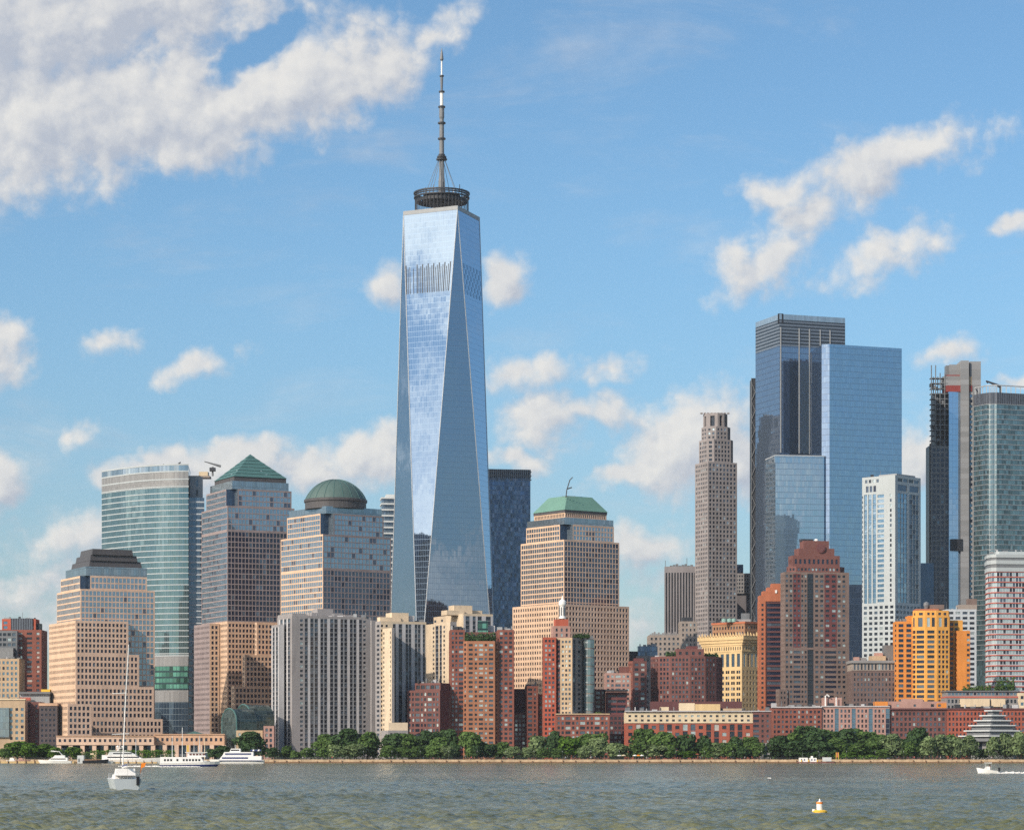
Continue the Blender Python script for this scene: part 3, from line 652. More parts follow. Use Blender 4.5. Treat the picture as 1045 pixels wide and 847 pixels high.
b.block('wall', fbox(25.6, 41, 1640, 16), GZ, Z(716, 1640), {0: cols('brick_wine', 3.1, [(2, None, None), (3, None, (.8, .4, 'navy')), (4, None, None), (3, None, (.7, .5, 'navy')), (2, None, None)])}, 'brick_red'); b.finish()
b = Bld('office_building', 'low grey building with a flat overhanging roof behind the red brick block', 'building', 34, 1690)
b.block('wall', fbox(20, 50.5, 1690, 20), GZ, Z(708, 1690), plain('panel_grey'), 'panel_grey'); b.solid('roof', fbox(19, 51, 1688, 24), Z(708, 1690), Z(705.8, 1690), 'steel_mid')
b.solid('orange_awning', fbox(20, 31, 1686, 2), Z(714.5, 1690), Z(711.5, 1690), 'coral_red'); b.solid('yellow_plant_room', fbox(42, 51, 1696, 6), Z(705.8, 1690), Z(703, 1690), 'yellow_paint'); b.finish()

# ------------------------------------------------------------------ grey and cream ribbed apartment slabs
def ribs(seq, fl=2.77, w='concrete_grey_shaded', rib='concrete_light', mt=1.4):
    c = []
    for k, n in seq:
        if k == 'p': c.append((n, None, None))
        elif k == 'w': c.append((n, None, (.8, .52, 'dark')))
        elif k == 'r': c.append((n, rib, None))
        elif k == 'd': c += [(n * .44, 'panel_slate', (.9, .68, 'ribglass')), (n * .12, 'panel_grey', None), (n * .44, 'panel_slate', (.9, .68, 'ribglass'))]
        elif k == 's': c.append((n, 'panel_slate', (.88, .68, 'ribglass')))
    return cols(w, fl, c, mt=mt, mb=2)
Y = 1605
b = Bld('apartment_tower', 'grey ribbed concrete apartment slab with dark window strips', 'apartment tower', 325, Y, 'ribbed concrete apartment slabs')
fr = ribs([('p', 38), ('w', 18), ('p', 7), ('s', 15), ('r', 12), ('d', 38), ('r', 12), ('d', 34), ('r', 14), ('d', 38), ('r', 14), ('d', 34), ('r', 13), ('d', 33), ('r', 13), ('s', 15), ('p', 5), ('w', 16), ('p', 26)])
b.block('wall', cbox(283, 298, 379, Y, 24), GZ, Z(628, Y), {0: fr, 3: ribs([('p', 4), ('r', 3), ('s', 6), ('r', 3), ('s', 6), ('r', 3), ('s', 6), ('p', 4)])}, 'concrete_grey_shaded', 'concrete_light')
b.block('side_bay_wall', cbox(277, 284.5, 290, Y + 8, 24), GZ, Z(636.5, Y), {3: ribs([('r', 3), ('s', 5), ('r', 3), ('s', 5), ('r', 2)]), 0: plain('concrete_light')}, 'concrete_grey_shaded', 'concrete_light')
b.block('end_pier_wall', cbox(378, 379.2, 385, Y + 10, 24), GZ, Z(632, Y), plain('concrete_grey_shaded'), 'concrete_grey_shaded', 'concrete_light')
for p, t, d in (((318, 350), 623.5, 8), ((324, 340), 619.3, 10), ((310, 321), 625.5, 12), ((352, 366), 625.8, 11)): b.solid('roof_plant', fbox(*p, Y + 8 + d, 9, 24), Z(628, Y) - .2, Z(t, Y), 'concrete_grey_shaded')
b.block('parapet_louvre', cbox(283.4, 298.3, 312, Y + .8, 24), Z(628, Y), Z(625.6, Y), plain('concrete_grey_shaded'), 'concrete_grey_shaded'); b.finish()
Y = 1556
b = Bld('apartment_tower', 'cream concrete apartment tower with grey ribbed front and a small tree on its roof', 'apartment tower', 410, Y, 'ribbed concrete apartment slabs')
b.block('wall', cbox(383, 388.5, 435, Y + 13, 24), GZ, Z(632.5, Y), {0: ribs([('w', 5), ('p', 3), ('w', 5), ('p', 8), ('s', 5), ('r', 5), ('s', 6), ('r', 6), ('d', 10), ('r', 6), ('d', 10), ('r', 4), ('s', 4), ('p', 2)], w='concrete_cream'), 3: ribs([('p', 1), ('w', 3), ('p', 1)], w='concrete_grey_shaded')}, 'concrete_cream', 'concrete_cream')
b.block('corner_pier_wall', cbox(388.5, 399.8, 402.5, Y, 24), GZ, Z(640.5, Y), {3: ribs([('p', 3), ('w', 2), ('p', 7), ('w', 1.5), ('p', 1)], w='concrete_cream'), 0: plain('concrete_grey_shaded')}, 'concrete_cream', 'concrete_cream')
b.solid('roof_plant', fbox(400, 417, Y + 26, 10, 24), Z(632.5, Y) - .3, Z(625, Y + 26), 'concrete_cream'); b.solid('roof_plant', fbox(388, 409, Y + 22, 5, 24), Z(632.7, Y) - .3, Z(629.5, Y + 22), 'concrete_cream'); b.solid('roof_plant', fbox(417, 423, Y + 32, 6, 24), Z(632.5, Y) - .3, Z(628, Y + 30), 'concrete_light'); b.finish()
Y = 1645
b = Bld('apartment_tower', 'cream concrete apartment tower with stepped roof boxes behind the red brick tower', 'apartment tower', 470, Y, 'ribbed concrete apartment slabs')
b.block('wall', cbox(433.5, 459.5, 466, Y, 24), GZ, Z(634.5, Y), {3: ribs([('w', 1.2), ('p', 6.5), ('w', 2), ('p', 1), ('s', 3), ('p', 1), ('s', 2.2), ('p', 1.2), ('w', 2), ('p', 5)], w='concrete_cream'), 0: ribs([('p', 1), ('w', 2), ('p', 1)])}, 'concrete_cream', 'concrete_cream')
b.block('rear_wall', cbox(442.5, 473, 503, Y + 20, 24), GZ, Z(626, Y + 20), {3: ribs([('w', 3), ('p', 4), ('w', 3), ('p', 20)], w='concrete_cream'), 0: ribs([('r', 2), ('s', 4), ('r', 3), ('s', 3), ('r', 2), ('s', 4), ('r', 4), ('s', 5), ('r', 2)], w='concrete_cream')}, 'concrete_cream', 'concrete_cream')
for p, t, d in (((456, 474), 622.5, 24), ((463.5, 482), 617.5, 28), ((480, 492), 622.8, 36)): b.solid('roof_plant', fbox(*p, Y + d, 9, 24), Z(627, Y + 20), Z(t, Y + d), 'concrete_cream')
b.finish()
b = Bld('low_building', 'low cream rooftop block in front of the cream ribbed apartment tower', 'building', 405, 1545)
b.block('wall', cbox(384, 396, 416.5, 1545, 12), GZ, Z(745, 1545), {0: pun('concrete_grey_shaded', 3, 3, .5, .5)}, 'concrete_grey_shaded'); b.solid('upper_block', fbox(397, 416.2, 1549, 6, 6), Z(745, 1545), Z(737, 1545), 'concrete_cream'); b.finish()

# ------------------------------------------------------------------ faceted glass skyscraper with spire
Y = 1980
b = Bld('skyscraper', 'tallest tapering faceted glass skyscraper with a ringed mast on top', 'skyscraper', 450, Y)
base = cbox(396.7, 427.4, 506, Y, 21.3); zb, zt = Z(709, Y), Z(211, Y)
c = centre(base); m_ = [(base[i] + base[(i + 1) % 4]) / 2 for i in range(4)]
b.block('base_wall', base, GZ, zb, cw('cw_deep'))
for i in range(4):
    A, B = base[i], base[(i + 1) % 4]
    mb = MB(); L = (B - A).length; M = m_[i]
    mb.quad([(A.x, A.y, zb), (B.x, B.y, zb), (M.x, M.y, zt)], 'cw_wtc', [(0, zb), (L, zb), (L / 2, zt)]); b.add('upright_facet', mb)
    mb = MB(); M2 = m_[(i + 1) % 4]; d = (M2 - M).length
    mb.quad([(B.x, B.y, zb), (M2.x, M2.y, zt), (M.x, M.y, zt)], 'cw_wtc', [(d / 2, zb), (d, zt), (0, zt)]); b.add('inverted_facet', mb)
    mb = MB(); mb.tube([(A.x, A.y, zb), (M.x, M.y, zt)], .38, 'silver_rim', 5); mb.tube([(B.x, B.y, zb), (M.x, M.y, zt)], .38, 'silver_rim', 5); b.add('edge_strip', mb)
b.solid('parapet', grow(m_, .3), zt, zt + 3.0, 'panel_grey', cap='roof_grey')
# ventilated floors: tall dark slots standing just off the inverted facets
for i, slots in ((0, 0), (3, 26), (1, 0)):
    A, B = m_[3 if i == 3 else 0], m_[0 if i == 3 else 1]
    if not slots: continue
    Bc = base[0]; mb = MB()
    f0, f1 = (709 - 296) / (709 - 213), (709 - 266) / (709 - 213)
    for k in range(slots):
        if k in (3, 5, 25): continue
        t = (k + .5) / slots; wd = .006 + .004 * ((k * 7) % 3 == 0)
        def pt(t, f):
            l0 = Vector((Bc.x, Bc.y)).lerp(A, f); r0 = Vector((Bc.x, Bc.y)).lerp(B, f); p = l0.lerp(r0, t); d = (B - A).normalized(); n = Vector((d.y, -d.x)) * .12
            return (p.x + n.x, p.y + n.y, zb + (zt - zb) * f)
        g1 = f1 - .004 * ((k * 5) % 3)
        mb.quad([pt(t - wd, f0), pt(t + wd, f0), pt(t + wd, g1), pt(t - wd, g1)], 'steel_dark')
    b.add('vent_slots', mb)
# right inverted facet: patterned plant-floor band
A, B, Bc = m_[0], m_[1], base[1]; mb = MB(); f0, f1 = (709 - 298) / 496, (709 - 266) / 496
for k in range(12):
    for j in range(6):
        if (k + j) % 2: continue
        def pt(t, f):
            p = Bc.lerp(A, f).lerp(Bc.lerp(B, f), t); d = (B - A).normalized(); n = Vector((d.y, -d.x)) * .12
            return (p.x + n.x, p.y + n.y, zb + (zt - zb) * f)
        a0, a1 = k / 12, (k + .9) / 12; g0, g1 = f0 + (f1 - f0) * j / 6, f0 + (f1 - f0) * (j + .9) / 6
        mb.quad([pt(a0, g0), pt(a1, g0), pt(a1, g1), pt(a0, g1)], 'glass_blue')
b.add('plant_floor_band', mb)
zr = zt + 3.0
def zy(py): return Z(py, c.y)
scl = c.y / F
mb = MB()
for r_, y0, y1 in ((26, 207.5, 204.3), (28.5, 203.0, 201.8), (28.0, 200.3, 199.3), (28.8, 198.6, 197.2)):
    mb.lathe(c.x, c.y, [(r_ * scl * .93, zy(y0)), (r_ * scl, zy(y0)), (r_ * scl, zy(y1)), (r_ * scl * .93, zy(y1)), (r_ * scl * .93, zy(y0))], 'steel_dark', 36)
for r_, y0, y1 in ((20, 206.5, 205.6), (21, 203.6, 202.8), (19, 200.6, 199.9), (12, 207, 199)): mb.lathe(c.x, c.y, [(3, zy(y0)), (r_ * scl, zy(y0)), (r_ * scl, zy(y1)), (3, zy(y1))], 'steel_dark', 28)
for k in range(44):
    t = 2 * math.pi * k / 44; q = 27.2 * scl; mb.tube([(c.x + q * math.cos(t), c.y + q * math.sin(t), zr - .5), (c.x + q * math.cos(t), c.y + q * math.sin(t), zy(196.8))], .28, 'steel_dark', 4)
for k in range(9):
    t = k * 2.4; q = (12 + (k * 5) % 15) * scl; mb.tube([(c.x + q * math.cos(t), c.y + q * math.sin(t), zy(199)), (c.x + q * math.cos(t), c.y + q * math.sin(t), zy(193 - k % 3))], .3, ('white_paint', 'steel_mid', 'steel_dark')[k % 3], 5)
b.add('communications_ring', mb)
mast = [(6.0, 206, 197), (3.4, 199, 178), (2.8, 178, 164), (2.2, 164, 122), (2.6, 122, 108.5)]
mb = MB(); prof = [(3.6, 207), (3.4, 186), (2.7, 180), (2.5, 163), (2.3, 126), (2.1, 122), (2.6, 120), (2.5, 109), (1.5, 108)]
mb.lathe(c.x, c.y, [(r_ * scl, zy(y)) for r_, y in prof], 'steel_mid', 12)
for y, r_ in ((163, 5.6), (160.5, 4.8), (158.5, 3.4), (142, 4), (126, 4), (109.5, 3.6), (94, 3), (78, 2.2)):
    mb.lathe(c.x, c.y, [(0.01, zy(y + .7)), (r_ * scl, zy(y + .7)), (r_ * scl, zy(y - .7)), (.01, zy(y - .7))], 'steel_dark', 14)
b.add('mast', mb, False)
mb = MB(); mb.lathe(c.x, c.y, [(1.7 * scl, zy(108)), (1.7 * scl, zy(94))], 'white_paint', 10); mb.lathe(c.x, c.y, [(.8 * scl, zy(77)), (.8 * scl, zy(62))], 'white_paint', 10); b.add('white_mast_section', mb)
mb = MB(); mb.lathe(c.x, c.y, [(1.1 * scl, zy(94)), (1.5 * scl, zy(80)), (.8 * scl, zy(77))], 'steel_mid', 10)
mb.lathe(c.x, c.y, [(.7 * scl, zy(63)), (1.9 * scl, zy(61)), (1.2 * scl, zy(55)), (.15, zy(49.5))], 'steel_mid', 8); b.add('beacon', mb)
mb = MB()
for k in range(8):
    t = 2 * math.pi * (k + .3) / 8; mb.tube([(c.x + 3.2 * scl * math.cos(t), c.y + 3.2 * scl * math.sin(t), zy(163)), (c.x + 17 * scl * math.cos(t), c.y + 17 * scl * math.sin(t), zy(199))], .22, 'steel_mid', 4)
b.add('stay_cables', mb); b.finish()

# --- dark blue tower behind and the striped one
Y = 2110
b = Bld('skyscraper', 'dark navy glass slab tower directly right of the tapering skyscraper', 'skyscraper', 520, Y)
q = cbox(484, 486, 541.3, Y, 10)
b.block('glass_wall', q, GZ, Z(487.5, Y), cw('cw_navy')); b.block('crown_screen', grow(q, .3), Z(487.5, Y), Z(478.3, Y), cw('ribbed_metal'))
for y in (481, 485, 489): b.solid('crown_rail', grow(q, .9), Z(y, Y), Z(y - .8, Y), 'steel_mid')
b.finish()
Y = 2200
b = Bld('apartment_tower', 'slim white and blue balconied tower peeping out behind the domed tower', 'apartment tower', 395, Y)
b.block('glass_wall', fbox(389.5, 404, Y, 22, 6), GZ, Z(509, Y), cw('cw_band'))
for k in range(32): b.solid('balcony_slab', fbox(389, 404.5, Y - 1.8, 20, 6), Z(545 - k * 6 + 150, Y), Z(543.4 - k * 6 + 150, Y), 'panel_white')
b.solid('roof_plant', fbox(394, 404, Y + 3, 12, 6), Z(508, Y), Z(504, Y), 'panel_white'); b.finish()
# ------------------------------------------------------------------ red brick waterfront towers
_bk = [0]
def brick(w, g='pale', bay=2.3, fl=2.7, ww=.6, wh=.56, **k):
    s = pun(w, bay, fl, ww, wh, g, ins=.25, **k); _bk[0] += 1; p = _bk[0] % 3     # three bay rhythms: pairs, wide and narrow, plain
    s['pattern'] = ([(1.1, .72), (.75, .5)], [(.8, .56), (.8, .56), (1.3, .76)], [(1, .62)])[p]; return s
Y = 1572
b = Bld('apartment_tower', 'red brick apartment tower with an orange projecting bay and a planted roof', 'apartment tower', 490, Y, 'red brick apartment buildings')
b.block('wing_wall', fbox(459.3, 474.5, Y, 24, 3), GZ, Z(642.5, Y), brick('brick_red', bay=2.5), 'brick_red')
b.block('wing_wall', fbox(508, 524.6, Y, 24, 3), GZ, Z(642.5, Y), brick('brick_red', 'mix', bay=2.6), 'brick_red')
C1, C2, C3, C4 = V2(472.8, Y - .5), V2(476.5, Y - 4), V2(505, Y - 4), V2(508.8, Y - .5)
b.block('bay_wall', [C1, C2, C3, C4, C4 + Vector((0, 14)), C1 + Vector((0, 14))], GZ, Z(654, Y - 4), {0: brick('brick_orange', 'dark', ww=.5), 1: cols('brick_orange', 2.7, [(1, None, None), (6, None, (.7, .5, 'pale')), (5, None, (.5, .5, 'pale')), (5.5, None, (.8, .5, 'pale')), (5, None, (.5, .5, 'pale')), (6, None, (.75, .5, 'pale')), (1, None, None)]), 2: brick('brick_orange', 'dark', ww=.5)}, 'brick_orange')
b.block('rear_wall', fbox(474.5, 508, Y + 10, 14, 3), Z(660, Y), Z(644, Y), brick('brick_wine', bay=3), 'brick_wine')
b.block('roof_glasshouse', fbox(487.3, 498, Y + 12, 6), Z(653, Y), Z(632.5, Y), cw('cw_lit')); b.solid('roof_plant', fbox(500, 505, Y + 16, 6), Z(645, Y), Z(637, Y), 'concrete_light')
b.block('step_wall', fbox(448.5, 460, Y - 3, 16), GZ, Z(712, Y - 3), brick('brick_red', 'mix'), 'brick_red'); b.finish()
Y = 1558
b = Bld('apartment_building', 'dark red brick block with a glazed top floor beside the orange bay tower', 'apartment building', 432, Y, 'red brick apartment buildings')
b.block('wall', cbox(415.5, 449, 459.5, Y, 66), GZ, Z(704, Y), {3: brick('brick_wine', bay=2.5, fl=2.9), 0: plain('brick_maroon')}, 'brick_maroon')  # right side: its shade is put into the darker brick colour
b.block('top_wall', cbox(423.5, 449.5, 459.3, Y + 3, 66), Z(704, Y), Z(696.5, Y), {3: pun('brick_wine', 2.8, 3, .8, .7, 'pale'), 0: plain('brick_maroon')}, 'brick_maroon'); b.finish()
Y = 1586
b = Bld('apartment_building', 'dark red brick midrise with banded balconies between two red brick towers', 'apartment building', 540, Y, 'red brick apartment buildings')
b.block('wall', fbox(524, 541, Y, 18), GZ, Z(727, Y), brick('brick_wine', 'mix'), 'brick_wine'); b.solid('roof_box', fbox(524.5, 537, Y + 4, 12), Z(727, Y), Z(702.5, Y), 'brick_dark')
b.block('wing_wall', cbox(535.5, 537, 549, Y - 5, 14), GZ, Z(700, Y), {0: brick('brick_red', 'mix', bay=2.6), 3: brick('brick_wine')}, 'brick_wine'); b.block('balcony_wall', fbox(548.6, 555, Y, 14), GZ, Z(708, Y), pun('coral_red', 5, 2.8, .96, .6, 'navy', ins=1.2), 'brick_wine'); b.finish()
Y = 1568
b = Bld('apartment_tower', 'red and tan brick apartment tower topped by a white lantern cupola', 'apartment tower', 580, Y, 'red brick apartment buildings')
b.block('red_wall', cbox(553.3, 554.3, 567.5, Y + 2, 8), GZ, Z(650, Y), {0: brick('brick_bright', bay=2.5), 3: brick('brick_red')}, 'brick_bright')
b.block('tan_wall', cbox(566.8, 584, 607, Y, 62), Z(735, Y), Z(650.5, Y), {3: cols('stone_tan', 2.75, [(5, 'brick_dark', (.95, .55, 'dark')), (1, None, None), (3.5, None, (.62, .52, 'pale')), (3.5, None, (.62, .52, 'pale')), (3.5, None, (.62, .52, 'pale')), (1, None, None)]), 0: cols('stone_tan_grey', 2.75, [(.5, None, None), (1.3, 'steel_mid', (.9, .85, 'mix')), (.8, None, None), (2.6, None, (.56, .52, 'mix')), (2.6, None, (.56, .52, 'dark')), (.7, None, None), (2.6, None, (.56, .52, 'mix')), (1.6, None, None)])}, 'stone_tan')  # right face: shade on the tan stone put into a greyer colour
q = V2(601, Y + 12); mb = MB(); rr = 3.4
for k in range(9): mb.prism([q + Vector((rr * math.cos(t), rr * math.sin(t))) for t in np.linspace(-math.pi, math.pi, 15)[:-1]], Z(735, Y) + k * 5.3 + .4, Z(735, Y) + k * 5.3 + 5.0, 'cw_teal_pale')
mb.prism([q + Vector((rr * .93 * math.cos(t), rr * .93 * math.sin(t))) for t in np.linspace(-math.pi, math.pi, 15)[:-1]], Z(735, Y), Z(652.5, Y), 'stone_tan_grey'); b.add('curved_glass_corner', mb)
b.block('penthouse_wall', fbox(564.5, 582, Y + 7, 11, 6), Z(650.5, Y), Z(638, Y), pun('brick_pink', 3, 4, .4, .6, 'dark'), 'brick_bright'); b.block('penthouse_wall', fbox(567, 580, Y + 8, 9, 6), Z(638, Y), Z(631, Y), plain('brick_bright'), 'brick_bright')
xx, yy = X(574, Y + 12), Y + 12; s = yy / F
mb = MB(); mb.lathe(xx, yy, [(3.6 * s, Z(631, yy)), (3.3 * s, Z(629.5, yy)), (2.7 * s, Z(629, yy)), (2.7 * s, Z(618.5, yy)), (3.4 * s, Z(618, yy))], 'white_paint', 12)
mb.lathe(xx, yy, [(3.4 * s, Z(618, yy)), (3.9 * s, Z(616.5, yy)), (3.7 * s, Z(613.5, yy)), (2.2 * s, Z(612.2, yy)), (1.0 * s, Z(611.5, yy)), (.5 * s, Z(608.5, yy)), (0, Z(607, yy))], 'white_paint', 12); b.add('lantern_cupola', mb)
mb = MB()
for k in range(6): t = 2 * math.pi * k / 6; mb.box(xx + 2.75 * s * math.cos(t) - .25, xx + 2.75 * s * math.cos(t) + .25, yy + 2.75 * s * math.sin(t) - .25, yy + 2.75 * s * math.sin(t) + .25, Z(628, yy), Z(619.5, yy), 'steel_dark')
b.add('lantern_openings', mb)
b.block('base_wall', fbox(567, 622, Y - 8, 12), GZ, Z(729, Y - 8), brick('brick_red', bay=2.7, wh=.6), 'brick_red'); b.solid('base_cornice', fbox(567, 622.4, Y - 8.6, 2), Z(729, Y - 8), Z(727.8, Y - 8), 'stone_tan'); b.finish()
Y = 1590
b = Bld('apartment_building', 'very dark brick block with a flat roof canopy right of the lantern tower', 'apartment building', 628, Y, 'red brick apartment buildings')
b.block('wall', fbox(617, 639.5, Y - 4, 16), GZ, Z(729, Y), brick('brick_dark', 'dark'), 'brick_dark'); b.block('upper_wall', fbox(619, 640, Y, 14), Z(729, Y), Z(706, Y), pun('brick_maroon', 6, 2.9, .94, .5, 'navy', ins=1), 'brick_dark')
b.solid('roof_canopy', fbox(616.5, 641, Y - 4, 18), Z(705, Y), Z(703.6, Y), 'steel_dark'); b.block('annex_wall', fbox(606.5, 618, Y + 4, 12), GZ, Z(703, Y), brick('brick_wine', 'mix'), 'brick_wine'); b.finish()
Y = 1640
b = Bld('apartment_building', 'stepped salmon brick block rising behind the dark canopy building', 'apartment building', 640, Y, 'red brick apartment buildings')
b.block('wall', fbox(617.5, 644, Y, 18), GZ, Z(686.5, Y), brick('brick_pink', bay=3), 'brick_pink'); b.block('tower_wall', cbox(641, 645.5, 660, Y - 4, 12), GZ, Z(674.5, Y), {0: brick('brick_wine', bay=3.2, fl=3), 3: brick('brick_red')}, 'brick_wine')
b.solid('roof_step', fbox(632, 643, Y + 4, 10), Z(686.5, Y), Z(680, Y), 'brick_wine'); b.solid('arched_roof', fbox(647, 657, Y, 8), Z(674.5, Y), Z(671.5, Y), 'brick_maroon'); b.finish()

Y = 1556
b = Bld('apartment_building', 'long midrise with cream upper floors over red brick facing the river', 'apartment building', 700, Y)
e = []
for k in range(16): e += [(1.6, None, None), (3.2, None, (.92, .9, 'pale') if k % 3 else (.8, .5, 'pale'))]
b.block('wall', fbox(638, 768.5, Y, 18), GZ, Z(737.6, Y), {0: cols('brick_river', 4.2, e + [(1.6, None, None)], mt=.5), 3: brick('brick_bright')}, 'brick_river')
e = []
for k in range(20): e += [(1.6, None, None), (1.7, None, (.85, .5, 'dark'))]
b.block('cream_wall', fbox(638, 768.3, Y - .3, 18), Z(737.6, Y), Z(726.5, Y), cols('stone_cream', 3, e + [(1.5, None, None)]), 'stone_cream')
b.block('end_wall', fbox(768.5, 787, Y - 1, 18), GZ, Z(726, Y), cols('brick_wine', 2.9, [(6, None, (.95, .5, 'navy')), (2, None, None), (3, None, (.7, .5, 'mix')), (2, None, None), (3, None, (.7, .5, 'mix')), (2, None, None)]), 'brick_wine')
b.solid('cornice', fbox(637.6, 787.3, Y - 1.6, 3), Z(726, Y), Z(725, Y), 'concrete_light')
b.block('entry_portal', fbox(776, 786.5, Y - 4, 4), GZ, Z(758, Y), {0: cols('stone_grey', 9, [(3, None, None), (4, None, (1, .85, 'dk')), (3, None, None)])}, 'stone_grey')
for p, t, m in (((693.5, 709), 717, 'stone_cream'), ((709.4, 735), 718, 'stone_gold'), ((674, 682.5), 721, 'stone_cream'), ((738, 757), 722.5, 'stone_tan')): b.solid('roof_plant', fbox(*p, Y + 6, 8), Z(725, Y) - .4, Z(t, Y), m)
b.solid('rear_roof', fbox(665, 757, Y + 24, 20), Z(735, Y), Z(715.5, Y + 24), 'brick_dark'); b.finish()

Y = 1640
b = Bld('apartment_building', 'wine red rounded brick apartment block with roof plants in front of the golden building', 'apartment building', 700, Y)
q = [V2(664, Y + 16), V2(672, Y + 4), V2(684, Y), V2(704, Y - 2), V2(720, Y), V2(731, Y + 6), V2(737.3, Y + 18), V2(733, Y + 40), V2(668, Y + 40)]
b.block('wall', q, GZ, Z(669.5, Y), {i: pun('brick_wine', 2.4, 2.85, .55, .6, 'mix', ins=.25) for i in range(6)}, 'brick_wine')
b.block('penthouse_wall', fbox(690, 718.5, Y + 8, 14), Z(669.5, Y), Z(661.5, Y), pun('brick_wine', 4, 5, .4, .5, 'mix'), 'brick_maroon'); b.solid('roof_step', fbox(701, 712, Y + 10, 10), Z(661.5, Y), Z(658.5, Y), 'brick_maroon'); b.finish()

# ------------------------------------------------------------------ grey towers in the middle distance
Y = 1900
b = Bld('office_building', 'weathered tan grey stone block with a small rooftop tank below the dark slab tower', 'building', 690, Y)
b.block('wall', fbox(662, 695, Y, 24), GZ, Z(648, Y), pun('stone_tan_grey', 2.9, 3.6, .45, .5), 'stone_tan_grey', 'roof_grey'); b.block('tower_wall', fbox(694.3, 711.5, Y - 2, 22), GZ, Z(634, Y), pun('stone_tan_grey', 2.9, 3.6, .42, .5), 'stone_tan_grey')
b.solid('roof_tank', fbox(696.5, 707, Y + 4, 8), Z(634, Y), Z(629.5, Y), 'steel_dark')
mb = MB()
for k in range(14): x = X(664 + k * 2.1, Y + 4); h = 1 + (k * 7 % 5) * .4; mb.box(x - .6, x + .6, Y + 4, Y + 6, Z(648, Y), Z(648, Y) + h, 'stone_grey')
b.add('roof_clutter', mb); b.finish()
Y = 1850
b = Bld('office_building', 'blue grey stone block with a dark glazed top left of the tan grey block', 'building', 660, Y)
b.block('wall', fbox(650, 672, Y, 20), GZ, Z(669, Y), pun('stone_grey', 3, 3.6, .4, .5), 'stone_grey'); b.block('upper_glass', fbox(651, 671, Y + 3, 14), Z(669, Y), Z(659, Y), cw('cw_navy')); b.block('side_wall', fbox(642, 650.5, Y + 8, 16), GZ, Z(664, Y), plain('steel_dark'), 'steel_dark'); b.finish()
Y = 2150
b = Bld('office_tower', 'dark brown grey ribbed slab tower with thin roof antennas', 'office tower', 695, Y)
cc = []
for k in range(13): cc += [(1, None, None), (1.1, 'black_panel', (.94, .9, 'void'))]
q = fbox(678, 716, Y, 25, -6); b.block('wall', q, GZ, Z(578, Y), {0: cols('slab_rib', 3.8, cc, mt=5), 3: plain('slab_grey')}, 'slab_grey')
mb = MB()
for px, h in ((679, 7), (701, 9.5)): mb.tube([(X(px, Y + 10), Y + 10, Z(578, Y)), (X(px, Y + 10), Y + 10, Z(578 - h, Y))], .3, 'steel_mid', 4)
for k in range(8): x = X(685 + k * 3, Y + 5); mb.box(x - 1, x + 1, Y + 5, Y + 8, Z(578, Y), Z(578, Y) + 1.2 + k % 3 * .6, 'steel_mid')
b.add('roof_antennas', mb); b.finish()
Y = 2120
b = Bld('skyscraper', 'slender grey limestone tower with a notched open crown', 'skyscraper', 731, Y)
lm = pun('limestone', 3.1, 3.5, .52, .55, 'dark', ins=.3); lmb = pun('limestone', 3.1, 3.5, .58, .6, 'dark', ins=.3)
def octo(p, c):
    out = []
    k = len(p)
    for i in range(k):
        a, q, d = p[i - 1], p[i], p[(i + 1) % k]
        out += [q + (a - q).normalized() * c, q + (d - q).normalized() * c]
    return out
b.block('shaft_wall', cbox(709.3, 722.5, 752.2, Y, 24), GZ, Z(471, Y), {0: lmb, 3: lm}, 'limestone', 'limestone')
b.block('upper_wall', octo(cbox(711, 724, 750.5, Y + 2, 24), 4), Z(471, Y), Z(447.5, Y), lmb, 'limestone', 'limestone')
b.block('upper_wall', octo(cbox(712.5, 724.5, 748.7, Y + 4, 24), 5.5), Z(447.5, Y), Z(434, Y), lm, 'limestone', 'limestone')
b.block('crown_wall', octo(cbox(714, 725.5, 746, Y + 6, 24), 6), Z(434, Y), Z(420, Y), pun('limestone', 5.6, 8.6, .5, .95, 'dk', mt=1.8, mb=.4, ins=1.6), 'limestone', 'limestone')
mb = MB()
for k in range(9): x = X(716 + k * 3.4, Y + 16); mb.box(x - .9, x + .9, Y + 15, Y + 17, Z(420, Y), Z(418.6, Y), 'limestone')
b.add('crown_finials', mb); b.finish()
Y = 2250
b = Bld('office_building', 'dark grey lattice fronted block right of the slender limestone tower', 'building', 760, Y)
b.block('wall', fbox(750, 770.5, Y - 60, 20), GZ, Z(610, Y), plain('slab_grey'), 'slab_grey'); b.block('lattice_wall', fbox(750, 770.5, Y - 62, 18), Z(610, Y), Z(590, Y), pun('stone_grey', 2.2, 3, .55, .5, 'dk'), 'slab_grey')
b.block('rear_wall', fbox(748, 758.5, Y, 18), GZ, Z(576, Y), cw('cw_navy')); b.finish()

# --- golden building
Y = 1765
b = Bld('office_building', 'golden stone building with tall arched windows and a heavy flared cornice', 'building', 745, Y)
gp = cbox(717, 757, 778, Y, 40)
gold = {3: cols('stone_gold', 3.7, sum([[(1, None, None), (1.5, None, (.86, .55, 'dark')), (1.5, None, (.86, .55, 'dark'))] for k in range(7)], []) + [(1, None, None)]), 0: cols('stone_gold', 3.7, sum([[(1.2, None, None), (1.4, None, (.8, .55, 'dark'))] for k in range(6)], []) + [(1, None, None)])}
b.block('wall', gp, GZ, Z(681, Y), gold, 'stone_gold')
tall = {3: cols('stone_gold', 11, sum([[(1.5, None, None), (2.5, None, (.9, .92, 'blue'))] for k in range(7)], []) + [(1.2, None, None)]), 0: cols('stone_gold', 11, sum([[(1.3, None, None), (1.7, None, (.8, .92, 'blue'))] for k in range(5)], []) + [(1, None, None)])}
b.block('arcade_wall', gp, Z(681, Y), Z(664.5, Y), tall, 'stone_gold')
